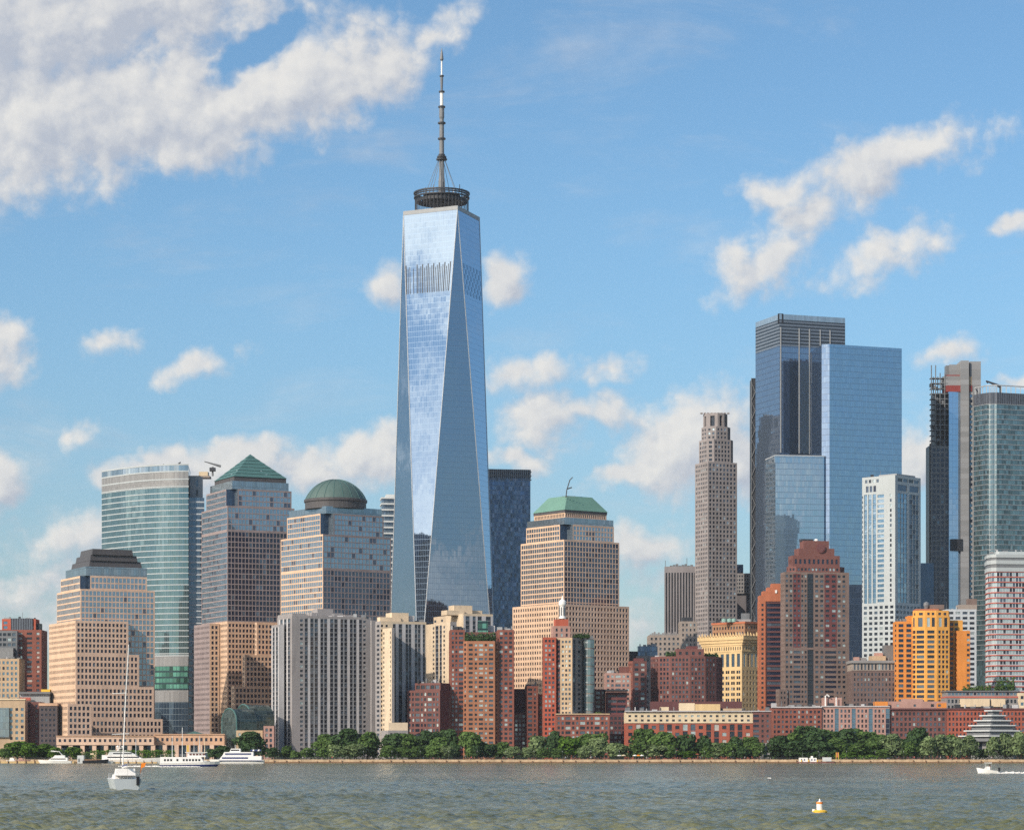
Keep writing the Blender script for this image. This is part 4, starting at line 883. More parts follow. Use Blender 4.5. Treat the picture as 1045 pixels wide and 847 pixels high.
b.block('frieze_wall', grow(gp, .5), Z(664.5, Y), Z(658, Y), pun('stone_gold', 2.2, 4, .4, .6, 'dark', mt=.2, mb=.2), 'stone_gold')
for k, (y0, y1) in enumerate(((658, 655.5), (655.5, 652.5), (652.5, 648.5))):
    mb = MB(); mb.prism(grow(gp, 1.2 + k * 1.2), Z(y0, Y), Z(y1, Y), 'stone_gold', bottom=True); b.add('cornice', mb)
mb = MB(); q = grow(gp, 3.2)
for i in (0, 3):
    A, B = q[i], q[(i + 1) % 4]; n = int((B - A).length / 2.6)
    for k in range(n):
        p = A.lerp(B, (k + .5) / n); h = 1.6 + (k * 5 % 3) * .5; mb.prism([p + Vector(o) for o in ((-.7, -.7), (.7, -.7), (.7, .7), (-.7, .7))], Z(648.5, Y), Z(648.5, Y) + h, 'stone_gold', top=[p + Vector(o) for o in ((-.2, -.2), (.2, -.2), (.2, .2), (-.2, .2))])
b.add('cresting', mb)
q = cbox(727, 760, 777, Y + 6, 40); b.block('attic_wall', q, Z(648.5, Y), Z(635.5, Y), pun('stone_attic', 2.6, 4.2, .5, .5, 'dark'), 'stone_attic'); b.solid('attic_cornice', grow(q, .8), Z(635.5, Y), Z(633.5, Y), 'terracotta')
for px in (739, 744.5, 749): 
    mb = MB(); mb.lathe(X(px, Y + 14), Y + 14, [(1.7, Z(633.5, Y)), (1.7, Z(630.3, Y)), (0, Z(629.7, Y))], 'teal_tank', 12); b.add('roof_tank', mb)
b.solid('roof_plant', fbox(752, 766, Y + 16, 6), Z(633.5, Y), Z(630.5, Y), 'panel_grey'); b.solid('roof_plant', fbox(757, 765, Y + 20, 6), Z(630.5, Y), Z(624, Y), 'steel_mid'); b.finish()

# ------------------------------------------------------------------ big blue glass pair
Y = 2085
b = Bld('skyscraper', 'tall dark blue glass skyscraper with louvred top and braced left edge', 'skyscraper', 815, Y)
q = cbox(771, 795.5, 862.5, Y, 20)
b.block('glass_wall', q, GZ, Z(353, Y), {0: cw('cw_violet'), 3: cw('cw_violet')}, 'cw_violet')
A, B = q[0], q[1]; d = (B - A).normalized(); n = Vector((d.y, -d.x))
def strip(name, pa, pb, y0, y1, m, out):
    ua, ub = [(((p - CX) / F) * A.y - A.x) / (d.x - ((p - CX) / F) * d.y) for p in (pa, pb)]
    mb = MB(); a, e = A + d * ua, A + d * ub
    mb.prism([a + n * out, e + n * out, e - n * .1, a - n * .1], Z(y0, Y), Z(y1, Y), m, bottom=True); return b.add(name, mb)
strip('dark_glass_strip', 799.5, 814.5, 462, 368.5, 'cw_dark', .25); strip('dark_glass_strip', 826.5, 862, 600, 358, 'cw_dark', .25); strip('blue_glass_strip', 816.5, 825.5, 462, 368.5, 'cw_blue', .3)
for p in (796.6, 815.5, 826.0): strip('metal_pier', p - .45, p + .45, 462, 334, 'panel_grey', .6)
for p in (837, 847): strip('metal_pier', p - .4, p + .4, 353, 334, 'panel_grey', .6)
b.block('louvre_wall', [A + Vector((0, .01))] + q[1:], Z(353, Y), Z(326, Y), {0: cw('louvre'), 3: cw('louvre')}, 'louvre')
b.block('crown_screen', q, Z(326, Y), Z(320.5, Y), cw('crown_clear'))
mb = MB(); p = A + n * .2; mb.prism([p + d * 0 + Vector((-1.2, .3)), p + d * 3.2, p + d * 3.2 + Vector((0, 3)), p + Vector((-1.2, 3))], Z(330, Y), Z(320, Y), 'black_panel'); b.add('corner_recess', mb)
yb = Y + 56; xl, xr = X(766.8, yb), X(771.2, yb)
b.solid('braced_core', [Vector((xl + .5, yb)), Vector((xr + 2, yb)), Vector((xr + 2, yb + 20)), Vector((xl + .5, yb + 20))], GZ, Z(386, yb), 'steel_dark')
mb = MB(); k = 0; z = Z(640, yb); top = Z(386, yb); mb.tube([(xl, yb - .6, GZ), (xl, yb - .6, top)], .33, 'steel_mid', 5)
while z < top - 9: mb.tube([(xl, yb - .6, z), (xr - .3, yb - .6, z + 7.5), (xl, yb - .6, z + 15)], .33, 'steel_mid', 5); z += 15; 
b.add('bracing', mb); b.finish()
Y = 2030
b = Bld('skyscraper', 'smooth mirror blue glass skyscraper with a flat top and a lower front wing', 'skyscraper', 870, Y)
q = [V2(838.5, Y + 3), V2(846.5, Y), V2(920.3, Y + 22), V2(912, Y + 66), V2(826.5, Y + 44)]
b.block('glass_wall', q, GZ, Z(351.2, Y), {0: cw('cw_violet'), 1: cw('cw_blue'), 2: cw('cw_blue'), 3: cw('cw_blue'), 4: cw('cw_dark')})  # left face: its dark reflection is put into the glass colour
b.block('wing_glass', fbox(791.3, 841, Y - 6, 30, 9), GZ, Z(466, Y), cw('cw_blue2')); b.solid('wing_parapet', fbox(791.2, 841.2, Y - 6.2, 30.4, 9), Z(466, Y), Z(465, Y), 'steel_pale')
b.finish()
Y = 1960
b = Bld('office_tower', 'black blue glass block added for the dark reflection between the brown stepped tower and the white tower', 'office tower', 872, Y)
b.block('glass_wall', fbox(858, 883, Y, 20), GZ, Z(596.5, Y), cw('cw_dark')); b.finish()  # added block standing in for the dark reflection low on the blue tower

# --- orange red stepped slab and the brown tower
Y = 1725
b = Bld('apartment_tower', 'narrow orange red slab with a stair-stepped gable and dark banded windows', 'apartment tower', 787, Y)
b.block('pier_wall', fbox(775, 781.3, Y, 14), GZ, Z(613.5, Y), pun('terracotta', 2.6, 3.1, .5, .5, 'dk'), 'terracotta'); b.block('banded_wall', fbox(781.3, 800, Y + .6, 13), GZ, Z(613.5, Y), pun('brick_dark', 12, 3.1, .97, .62, 'navy', ins=.4), 'terracotta')
for i, (p0, y1) in enumerate(((775, 607.5), (778.6, 603), (783.2, 599.2), (787.6, 595.3))): b.solid('stepped_gable', fbox(p0, 800, Y + .2 * i + .1, 12 - .3 * i), Z((613.5, 607.5, 603, 599.2)[i], Y), Z(y1, Y), 'terracotta')
mb = MB(); mb.box(X(791, Y) , X(793, Y), Y - .2, Y + .5, Z(605, Y), Z(602, Y), 'white_paint'); b.add('gable_vent', mb); b.finish()
Y = 1680
b = Bld('apartment_tower', 'brown grey masonry tower with red stripes and a stepped red ziggurat top', 'apartment tower', 832, Y)
def bc(kind, n):
    return {'g': (n, 'brick_brown', (.6, .5, 'mix')), 'G': (n, 'brick_brown', (.6, .5, 'mix', 2)), 'R': (n, 'brick_maroon', (.6, .5, 'mix', 2)), 'd': (n, 'steel_dark', (.9, .8, 'dk')), 'p': (n, 'brick_brown', None), 'B': (n, 'brick_brown', (.9, .5, 'navy'))}[kind]
seq = [bc(*k) for k in (('g', 20), ('g', 20), ('R', 38), ('G', 32), ('d', 30), ('p', 4), ('G', 50), ('R', 62), ('G', 46), ('p', 14))]
seql = [bc(*k) for k in (('g', 20), ('g', 20), ('B', 38), ('G', 32), ('d', 30), ('p', 4), ('G', 50), ('B', 62), ('G', 46), ('p', 14))]
q = cbox(796.5, 801, 866.5, Y, 9)
b.block('wall', q, Z(661, Y), Z(583.5, Y), {0: cols('brick_brown', 3.05, seq), 3: pun('brick_brown', 2.4, 3.05, .5, .5, 'mix')}, 'brick_brown')
b.block('base_wall', [p + Vector((0, -.8 if i < 2 else 0)) for i, p in enumerate(q)], GZ, Z(661, Y), {0: cols('brick_brown', 3.05, seql), 3: pun('brick_brown', 2.4, 3.05, .5, .5, 'mix')}, 'brick_brown')
b.block('shoulder_wall', fbox(795, 803.5, Y - 2.6, 8, 9), GZ, Z(703, Y), pun('brick_brown', 2.4, 3.05, .5, .5, 'mix'), 'brick_brown'); b.block('shoulder_wall', fbox(852, 868.5, Y + 2, 8, 9), GZ, Z(703, Y), pun('brick_brown', 2.4, 3.05, .5, .5, 'mix'), 'brick_brown')
tw = octo(cbox(801, 806, 863.5, Y + 2, 9), 4); b.block('roof_tier', tw, Z(583.5, Y), Z(577.5, Y), pun('brick_wine', 2.2, 3, .6, .5, 'dark', mt=.2, mb=.2), 'brick_wine')
for i, (p, y0, y1) in enumerate((((804.5, 809, 857), 577.5, 566), ((810.5, 815, 851.5), 566, 558.5), ((816, 820, 846), 558.5, 550.5))):
    b.block('roof_tier', cbox(*p, Y + 5 + i * 2, 9), Z(y0, Y), Z(y1, Y), pun('brick_wine', 3, 5, .5, .5, 'navy') if i == 0 else plain('brick_wine'), 'brick_wine', 'brick_wine')
mb = MB(); p = V2(837.3, Y + 9.5); mb.tube([(p.x, p.y - 1.2, Z(558.3, Y)), (p.x, p.y + 1.5, Z(558.3, Y))], 2.3, 'brick_dark', 20); b.add('round_window', mb)
mb = MB(); mb.tube([(p.x, p.y - 1.0, Z(558.3, Y)), (p.x, p.y - .9, Z(558.3, Y))], 2.9, 'brick_maroon', 20); b.add('round_window_rim', mb)
mb = MB(); p = V2(833, Y + 14); mb.lathe(p.x, p.y, [(1.2, Z(550.5, Y)), (1.3, Z(549.5, Y)), (.9, Z(548.3, Y)), (0, Z(547.8, Y))], 'white_paint', 12); b.add('roof_dome', mb)
b.solid('roof_plant', fbox(818, 830, Y + 12, 6, 9), Z(550.5, Y), Z(548.3, Y), 'steel_dark'); b.finish()

# --- white tower
Y = 1850
b = Bld('apartment_tower', 'white gridded tower with blue window strips and flat top', 'apartment tower', 910, Y)
q = cbox(879.8, 913.5, 939.6, Y, 47)
L = cols('panel_cool', 3.5, [(4, None, (.6, .55, 'dark')), (3, None, None), (11, None, (.97, .96, 'bluestrip')), (4, None, None), (12, None, (.97, .96, 'bluestrip')), (4, None, None), (12, None, (.97, .96, 'bluestrip')), (5, None, None), (24, None, (.95, .62, 'bluestrip')), (20, None, None), (7, None, (.9, .6, 'dark')), (12, None, None)])
Rr = cols('panel_cool', 3.5, [(10, None, None), (36, None, (.97, .92, 'bluestrip', 3)), (8, None, None), (36, None, (.97, .92, 'office', 3)), (8, None, None)])
b.block('wall', q, Z(615, Y), Z(501, Y), {3: L, 0: Rr}, 'panel_cool', 'panel_cool')
b.block('top_wall', q, Z(501, Y), Z(493, Y), {3: cols('panel_cool', 4.6, [(12, None, None), (40, None, (.7, .9, 'office', 3)), (66, None, None)], mt=.4), 0: cols('panel_cool', 4.6, [(8, None, None), (38, None, (.9, .9, 'office')), (6, None, None), (38, None, (.9, .9, 'office')), (6, None, None)], mt=.4)}, 'panel_white')
b.block('top_wall', q, Z(493, Y), Z(484.6, Y), {3: cols('panel_cool', 2.6, [(10, None, None), (64, None, (.62, .8, 'dark', 4)), (66, None, None)], mt=1.6, mb=1.2), 0: cols('panel_cool', 2.6, [(8, None, None), (80, None, (.85, .8, 'dark', 4)), (6, None, None)], mt=1.6, mb=1.2)}, 'panel_white')
b.block('base_wall', q, GZ, Z(615, Y), {3: pun('panel_cool', 4.6, 3.7, .6, .55, 'dark'), 0: pun('panel_cool', 4.2, 3.7, .74, .55, 'office')}, 'panel_cool')
b.solid('roof_plant', cbox(897, 915, 934, Y + 8, 47), Z(484.6, Y), Z(482, Y), 'panel_grey'); b.finish()
Y = 2110
b = Bld('office_tower', 'low black glass tower behind the white tower and the steel framed one', 'office tower', 945, Y)
b.block('glass_wall', fbox(936, 953, Y, 20), GZ, Z(574.5, Y), cw('cw_dark')); b.finish()

# --- tower under construction
Y = 2110
b = Bld('skyscraper', 'unfinished skyscraper with raw concrete core and open steel frame on its left', 'skyscraper', 975, Y)
b.block('dark_wall', fbox(950.3, 969, Y + 3, 24), GZ, Z(455, Y), pun('steel_mid', 3.4, 4.1, .62, .62, 'navy'), 'steel_dark'); b.solid('dark_wall', fbox(948.4, 952, Y + 8, 18), GZ, Z(453.5, Y), 'black_panel')
b.solid('inner_slab_mass', fbox(954, 969, Y + 7, 16), Z(455, Y), Z(400, Y), 'steel_dark')
mb = MB()
for px in (950.5, 954.8, 959.4, 964.2): mb.tube([(X(px, Y + 4), Y + 4, Z(480, Y)), (X(px, Y + 4), Y + 4, Z(372 if px < 956 else 380, Y))], .42, 'steel_mid', 5)
for px in (952.5, 957, 961.8, 966): mb.tube([(X(px, Y + 20), Y + 20, Z(480, Y)), (X(px, Y + 20), Y + 20, Z(381, Y))], .4, 'steel_dark', 5)
z = Z(460, Y)
while z < Z(381, Y): mb.box(X(950.5, Y), X(968, Y), Y + 3.8, Y + 11, z, z + .5, 'steel_mid'); z += 4.1
for k in range(26):
    x = X(951 + (k * 37 % 17), Y); zz = Z(455 - (k * 29 % 72), Y); mb.box(x - .8, x + .8, Y + 4.5, Y + 8, zz, zz + 2.4, ('steel_dark', 'steel_mid', 'black_panel')[k % 3])
b.add('steel_frame', mb)
b.block('glass_strip', cbox(967.6, 968.3, 981, Y + 1, 12), GZ, Z(399.5, Y), cw('cw_strip'))
b.solid('red_protection', fbox(965.5, 981, Y + 2, 16), Z(399.5, Y), Z(393, Y), 'rust_red')
b.solid('concrete_core', fbox(963.5, 981, Y + 4, 16), Z(393, Y), Z(383, Y), 'cw_core', cap='concrete_raw'); b.solid('red_protection', fbox(965, 981, Y + 5, 14), Z(383, Y), Z(381.7, Y), 'rust_red'); b.solid('concrete_core', fbox(969, 981, Y + 6, 14), Z(381.7, Y), Z(371, Y), 'cw_core', cap='concrete_raw')
b.solid('concrete_core', fbox(980.6, 988.8, Y, 20), GZ, Z(368, Y), 'cw_core', cap='concrete_raw'); b.solid('concrete_core', fbox(989.8, 1001, Y + 3, 18), GZ, Z(368.3, Y), 'cw_core', cap='concrete_raw'); b.solid('concrete_core', fbox(988.8, 990, Y + 7, 12), GZ, Z(372, Y), 'cw_core', cap='concrete_raw')
b.solid('red_protection', fbox(988.9, 992.2, Y + 2.6, 4), Z(399, Y), Z(393, Y), 'rust_red'); b.solid('yellow_panel', fbox(989, 991.6, Y + 2.6, 4), Z(392.5, Y), Z(384, Y), 'stone_tan')
b.block('window_strip', fbox(988.9, 993.6, Y + 2.4, 4), GZ, Z(400, Y), pun('concrete_raw', 8, 4.1, .8, .55, 'blue'), 'concrete_raw'); b.solid('dark_gap', fbox(971, 982.5, Y - .6, 4), Z(562, Y), Z(550, Y), 'black_panel')
b.solid('roof_plant', fbox(965.5, 970, Y + 8, 8), Z(381.7, Y), Z(371.5, Y), 'steel_mid'); b.finish()

# --- right edge glass tower
Y = 2090
b = Bld('skyscraper', 'teal glass tower with rounded corner and an open ring of posts on its roof', 'skyscraper', 1020, Y)
q = [V2(993.6, Y + 16), V2(1006, Y + 3)] + [V2(1009 + 2 * k, Y + 1.2 - .6 * k + (.12 * k * k)) for k in range(4)] + [V2(1017, Y), V2(1062, Y + 14), V2(1058, Y + 60), V2(1000, Y + 60)]
st = {i: cw('cw_teal_pale' if 1 < i < 6 else 'cw_teal') for i in range(len(q))}; b.block('glass_wall', q, GZ, Z(412, Y), st); b.block('parapet_wall', grow(q, .2), Z(412, Y), Z(400.5, Y), cw('ribbed_metal'))
mb = MB(); q2 = [c_ for c_ in grow(q, -1)]
for i in range(len(q2)):
    A, B = q2[i], q2[(i + 1) % len(q2)]; n_ = max(1, int((B - A).length / 4))
    for k in range(n_): p = A.lerp(B, k / n_); mb.box(p.x - .3, p.x + .3, p.y - .3, p.y + .3, Z(400.5, Y), Z(393, Y), 'steel_pale')
    mb.tube([(A.x, A.y, Z(393, Y)), (B.x, B.y, Z(393, Y))], .5, 'steel_pale', 5)
b.add('roof_ring', mb)
mb = MB(); p = V2(1021, Y + 12); mb.tube([(p.x, p.y, Z(400, Y)), (p.x, p.y, Z(391.5, Y))], .9, 'steel_dark'); mb.tube([(X(1009, Y), p.y, Z(386.5, Y)), (X(1024, Y), p.y, Z(392.5, Y))], [.5, 1.3], 'steel_dark'); mb.tube([(X(1009, Y), p.y, Z(386.5, Y)), (X(1011, Y), p.y, Z(389, Y))], .5, 'steel_dark'); b.add('roof_crane', mb)
z = Z(412, Y)
for k in range(52):
    zz = z - k * 3.9; mb = MB(); o = grow(q, .28)
    for i in range(0, 8): A, B = o[i], o[i + 1]; mb.quad([(A.x, A.y, zz - .3), (B.x, B.y, zz - .3), (B.x, B.y, zz + .05), (A.x, A.y, zz + .05)], 'panel_grey')
    b.add('floor_band', mb)
b.finish()

# --- red and white striped tower
Y = 1720
b = Bld('apartment_tower', 'curved apartment tower striped with thin red and white bands at right', 'apartment tower', 1028, Y)
q = [V2(1005.8, Y + 22), V2(1008, Y + 8), V2(1012, Y + 2), V2(1017, Y), V2(1062, Y + 4), V2(1060, Y + 34), V2(1008, Y + 38)]
b.block('window_wall', q, GZ, Z(583, Y), {i: pun('panel_pale_blue', 2.1, 3.35, .80, .72, 'paleblue', ms=.1, mt=.2, ins=.15) for i in range(4)}, 'panel_white')
for k in range(32):
    zz = Z(583, Y) - k * 3.345; mb = MB(); o = grow(q, .45)
    for i in range(4): A, B = o[i], o[i + 1]; a, e = q[i], q[i + 1]; mb.quad([(A.x, A.y, zz - .45), (B.x, B.y, zz - .45), (B.x, B.y, zz + .25), (A.x, A.y, zz + .25)], 'coral_red'); mb.quad([(A.x, A.y, zz + .25), (B.x, B.y, zz + .25), (e.x, e.y, zz + .25), (a.x, a.y, zz + .25)], 'coral_red')
    b.add('red_band', mb)
for i, (y0, y1, m) in enumerate(((583, 579, 'panel_cool'), (579, 575.5, 'steel_mid'), (575.5, 571.5, 'panel_cool'), (571.5, 568.8, 'steel_mid'), (568.8, 565.5, 'panel_cool'))): b.solid('crown_band', grow(q, .2 if m == 'steel_mid' else .7), Z(y0, Y), Z(y1, Y), m)
b.solid('roof_plant', grow(q, -6), Z(565.5, Y), Z(562, Y), 'panel_cool'); b.finish()

# --- orange tower
Y = 1645
b = Bld('apartment_tower', 'bright orange apartment tower with rounded amber front and balconies', 'apartment tower', 950, Y)
b.block('wing_wall', fbox(913.3, 932, Y + 6, 18, -4), GZ, Z(633.5, Y), {0: cols('paint_orange', 3.05, [(1, None, (.9, .5, 'mix')), (1.2, None, None), (4.5, None, (.8, .64, 'navy')), (1.2, None, None), (4.5, None, (.8, .64, 'navy')), (1, None, None)]), 3: plain('paint_orange')}, 'paint_orange')
b.solid('wing_top', fbox(927, 937, Y + 8, 14), Z(633.5, Y), Z(627.5, Y), 'paint_orange')
q = [V2(930.5, Y + 6), V2(934.5, Y + 1.5), V2(944, Y - 1), V2(956, Y - 1.5), V2(969, Y + 1), V2(969.5, Y + 22), V2(930.8, Y + 22)]
am = cols('paint_amber', 3.05, [(.5, None, None), (6, None, (.94, .62, 'navy')), (.4, None, None)]); am2 = cols('paint_amber', 3.05, [(1, None, None), (5, None, (.84, .62, 'mix')), (1, None, None)])
am3 = cols('paint_amber', 3.05, [(1, None, None), (4, None, (.64, .62, 'navy')), (4, None, (.64, .62, 'navy')), (4, None, (.64, .62, 'dark')), (.5, None, None)])
b.block('front_wall', q, GZ, Z(640.5, Y), {0: am, 1: am, 2: am2, 3: am3}, 'paint_amber')
b.block('crown_wall', q, Z(640.5, Y), Z(629, Y), {i: pun('paint_amber', 3.4, 6.2, .6, .9, 'mix', mt=.4) for i in range(4)}, 'paint_amber'); b.block('crown_wall', grow(q, -.6), Z(629, Y), Z(622.8, Y), {i: pun('paint_amber', 3.6, 3, .55, .6, 'navy') for i in range(4)}, 'paint_amber')
b.solid('roof_plant', fbox(935, 958, Y + 6, 12), Z(622.8, Y), Z(620.6, Y), 'terracotta'); b.solid('roof_plant', fbox(949.5, 963.5, Y + 12, 8), Z(620.6, Y), Z(615.8, Y), 'brick_brown')
b.block('right_wall', fbox(969.2, 982.5, Y + 9, 16, 4), GZ, Z(632, Y), cols('paint_amber', 3.05, [(3, 'paint_orange', (.8, .6, 'navy')), (4, None, (.6, .5, 'navy')), (3, None, None)]), 'paint_orange'); b.block('end_wall', fbox(976.5, 990, Y + 5, 14, 4), GZ, Z(643, Y), cols('paint_orange', 3.05, [(8, None, None), (3, None, (.8, .5, 'pale'))]), 'paint_orange')
mb = MB(); p = V2(945.5, Y + 16); mb.lathe(p.x, p.y, [(1.2, Z(620, Y)), (1.9, Z(616, Y)), (1.7, Z(613.6, Y)), (0, Z(612, Y))], 'steel_mid', 10); b.add('water_tank', mb); b.finish()
Y = 1800
b = Bld('apartment_building', 'pale blue grey gridded block peeking out behind the orange tower', 'apartment building', 982, Y)
b.block('wall', fbox(966, 996.5, Y, 20, 4), GZ, Z(621.5, Y), pun('panel_pale_blue', 4.4, 3.4, .7, .5, 'mix'), 'panel_pale_blue'); b.solid('roof_plant', fbox(978, 997, Y + 6, 10), Z(621.5, Y), Z(616.5, Y), 'stone_tan_grey'); b.solid('roof_plant', fbox(988, 997, Y + 10, 8), Z(616.5, Y), Z(610, Y), 'brick_brown'); b.finish()
Y = 1655
b = Bld('office_building', 'brown masonry loft block with a pale cornice left of the orange tower', 'building', 892, Y)
b.block('wall', fbox(869.5, 918, Y, 24), GZ, Z(684, Y), pun('loft_brown', 2.1, 3.1, .45, .55, 'mix'), 'loft_brown'); b.block('attic_wall', fbox(869.5, 918, Y - .3, 24), Z(684, Y), Z(676.5, Y), pun('stone_tan_grey', 2.1, 4.4, .5, .9, 'mix', mt=.3, mb=.2), 'stone_tan'); b.solid('cornice', fbox(868.5, 918, Y - 1.4, 25), Z(676.5, Y), Z(673.8, Y), 'stone_grey')
b.solid('roof_plant', fbox(888, 904, Y + 6, 8), Z(673.8, Y), Z(668.8, Y), 'stone_tan'); b.solid('roof_plant', fbox(893, 901, Y + 8, 6), Z(668.8, Y), Z(665.5, Y), 'brick_pink'); b.solid('roof_plant', fbox(902, 914, Y + 10, 8), Z(673.8, Y), Z(657.5, Y), 'steel_mid'); b.solid('roof_plant', fbox(872, 877, Y + 4, 6), Z(673.8, Y), Z(670, Y), 'brick_pink'); b.finish()

# ------------------------------------------------------------------ low blocks on the right shore
Y = 1592
b = Bld('apartment_building', 'low red brick row with white roof line behind the dense dark trees', 'apartment building', 815, Y, 'low riverside blocks')
b.block('wall', fbox(788, 838.5, Y, 16), GZ, Z(722, Y), cols('brick_red', 2.9, sum([[(1.4, None, None), (2, None, (.8, .6, 'pale')), (1.2, None, None), (2.6, None, (.9, .5, 'navy'))] for k in range(6)], []) + [(1.2, None, None)]), 'brick_red'); b.solid('cornice', fbox(787.5, 839, Y - .7, 3), Z(722, Y), Z(720.8, Y), 'concrete_light')
b.solid('roof_plant', fbox(840, 859, Y + 5, 8), GZ + 20, Z(711.5, Y), 'brick_pink')
mb = MB(); xx = X(843, Y); mb.tube([(xx, Y + 3, Z(722, Y)), (xx, Y + 3, Z(710, Y)), (xx + 1, Y + 3, Z(708.6, Y)), (xx + 2.2, Y + 3, Z(710.5, Y))], .45, 'white_paint'); mb.tube([(X(854, Y), Y + 3, Z(722, Y)), (X(854, Y), Y + 3, Z(711, Y))], .35, 'white_paint'); b.add('roof_flue', mb); b.finish()
b = Bld('apartment_building', 'low pinkish grey brick row with glazed stair slots left of the orange tower base', 'apartment building', 872, Y, 'low riverside blocks')
b.block('wall', fbox(838.6, 908, Y + 1, 16), GZ, Z(721, Y), cols('brick_pink', 3.0, sum([[(1.2, None, None), (1.8, None, (.8, .62, 'mix')), (1, None, None), (1.8, None, (.8, .62, 'mix')), (1, None, None), (1.8, None, (.8, .62, 'mix')), (1, None, None), (3, 'steel_mid', (.92, .9, 'blue'))] for k in range(4)], [])), 'brick_pink'); b.solid('cornice', fbox(838.5, 908, Y + .4, 3), Z(721, Y), Z(720, Y), 'concrete_light')
b.solid('orange_penthouse', fbox(893, 906, Y + 5, 8), Z(720, Y), Z(715.5, Y), 'paint_orange'); b.finish()
b = Bld('apartment_building', 'long low dark red brick row behind the stepped pyramid pavilion', 'apartment building', 975, Y, 'low riverside blocks')
b.block('wall', fbox(908.2, 966, Y + 2.4, 16), GZ, Z(724, Y), pun('brick_wine', 2.5, 3.0, .55, .6, 'mix'), 'brick_wine'); b.block('wall', fbox(966.3, 1062, Y + 2, 16), GZ, Z(724, Y), pun('brick_river', 2.2, 3.0, .5, .58, 'mix'), 'brick_river'); b.solid('parapet', fbox(907.8, 1062, Y + 1.4, 4), Z(724, Y), Z(722.4, Y), 'brick_dark')
b.block('pink_penthouse_wall', fbox(908.5, 966, Y + 8, 8), Z(722.4, Y), Z(715.2, Y), cols('brick_pink', 4, [(6, None, None), (3, None, (.8, .5, 'mix')), (14, None, None), (3, None, (.8, .5, 'mix')), (14, None, None), (4, None, (.8, .6, 'mix')), (2, None, None), (6, 'paint_orange', (.5, .5, 'pale')), (4, 'paint_orange', None)]), 'brick_pink'); b.solid('roof_plant', fbox(921, 942, Y + 10, 6), Z(715.2, Y), Z(712.5, Y), 'brick_pink'); b.finish()
Y = 1625
b = Bld('school_building', 'grey terraced building with red bands and two white panels under a planted roof', 'building', 1005, Y)
b.block('wall', fbox(965.5, 1039, Y, 24), GZ, Z(711.8, Y), pun('stone_grey', 2.2, 3.5, .6, .6, 'pale', mt=.3), 'stone_grey'); b.solid('red_band', fbox(965.3, 1039.2, Y - .3, 24), Z(711.8, Y), Z(710.3, Y), 'coral_red'); b.block('upper_wall', fbox(966, 1039, Y + 2, 22), Z(710.3, Y), Z(705.5, Y), pun('stone_grey', 2.2, 2.6, .7, .6, 'blue', mt=.2, mb=.2), 'panel_grey'); b.solid('roof_edge', fbox(965.2, 1039.4, Y + 1, 24), Z(705.5, Y), Z(704.4, Y), 'steel_mid')
b.solid('white_panel', fbox(980, 1010, Y - 2, 2), Z(721, Y), Z(713, Y), 'stone_cream'); b.solid('white_panel', fbox(1012, 1026, Y - 2, 2), Z(721, Y), Z(713, Y), 'stone_cream'); b.finish()
b = Bld('low_building', 'small cream building at the right picture edge beside the grey terraced one', 'building', 1042, Y)
b.block('wall', fbox(1039.6, 1062, Y - 3, 20), GZ, Z(707, Y), pun('stone_cream', 3.2, 4, .6, .5, 'blue'), 'stone_cream'); b.finish()

# --- stepped hexagonal pavilion
Y = 1548
b = Bld('museum_pavilion', 'hexagonal pavilion with six stepped louvred roof tiers like a pyramid', 'museum', 1014, Y)
cx_, cy_ = X(1014, Y + 16), Y + 16; s = (Y + 16) / F
def hexa(r, a=.22): return [Vector((cx_ + r * math.cos(a + k * math.pi / 3), cy_ + r * math.sin(a + k * math.pi / 3))) for k in range(6)]
def rr(px): return px * s / .96
b.block('wall', hexa(rr(24)), GZ, Z(749, Y + 16), cols('stone_grey', 9, [(3, None, None), (1.4, None, (.9, .6, 'dark')), (3, None, None)]), 'stone_grey')
for i, (r_, y) in enumerate(((37, 751.5), (31.5, 746.2), (26.5, 740.8), (21, 735.8), (15, 730.6), (9.8, 725.6))):
    b.solid('roof_tier', hexa(rr(r_)), Z(y, Y + 16), Z(y - 1.1, Y + 16), 'panel_white', cap='panel_grey')
    b.solid('louvre_tier', hexa(rr(r_ - 3.4)), Z(y + 4.8, Y + 16), Z(y, Y + 16), 'steel_mid')
b.finish()
# ------------------------------------------------------------------ seawall and promenade
mb = MB()
for k in range(150):     # coping and facing in long stone courses, each a hair in or out
    x0, x1 = -620 + k * 9.0, -620 + k * 9.0 + 8.94; o = (k * 37 % 7) * .03
    mb.box(x0, x1, SHORE - 1.2 - o, SHORE + .6, -1.5, 1.95 + (k * 13 % 5) * .03, 'seawall_stone')
mb.box(-625, 735, SHORE - 1.75, SHORE - 1.0, -1.5, .72, 'timber')
for k in range(170): x = -622 + k * 8 + (k * 29 % 11) * .3; mb.box(x, x + .5, SHORE - 2.0, SHORE - 1.7, -1.5, 1.2 + (k * 7 % 4) * .18, 'timber')
tag(mb.obj('seawall'), 'long sunlit tan stone seawall along the river edge', 'wall')
r = thing('promenade_railing', 'thin dark metal railing along the top of the seawall', 'railing', (0, SHORE, GZ))
mb = MB()
for k in range(640): x = -400 + k * 1.9; mb.box(x - .06, x + .06, SHORE + .2, SHORE + .32, GZ - .2, GZ + 1.15, 'steel_dark')
mb.obj('posts', r)
mb = MB()
for z in (GZ + .4, GZ + .75, GZ + 1.1): mb.box(-400, 815, SHORE + .22, SHORE + .3, z, z + .07, 'steel_dark')
mb.obj('rails', r)
mb = MB(); mb.quad([(-600, SHORE + 9, GZ + .006), (700, SHORE + 9, GZ + .006), (700, SHORE + 62, GZ + .006), (-600, SHORE + 62, GZ + .006)], 'soil')
tag(mb.obj('lawn'), 'green park ground under the trees', 'ground', kind='structure')

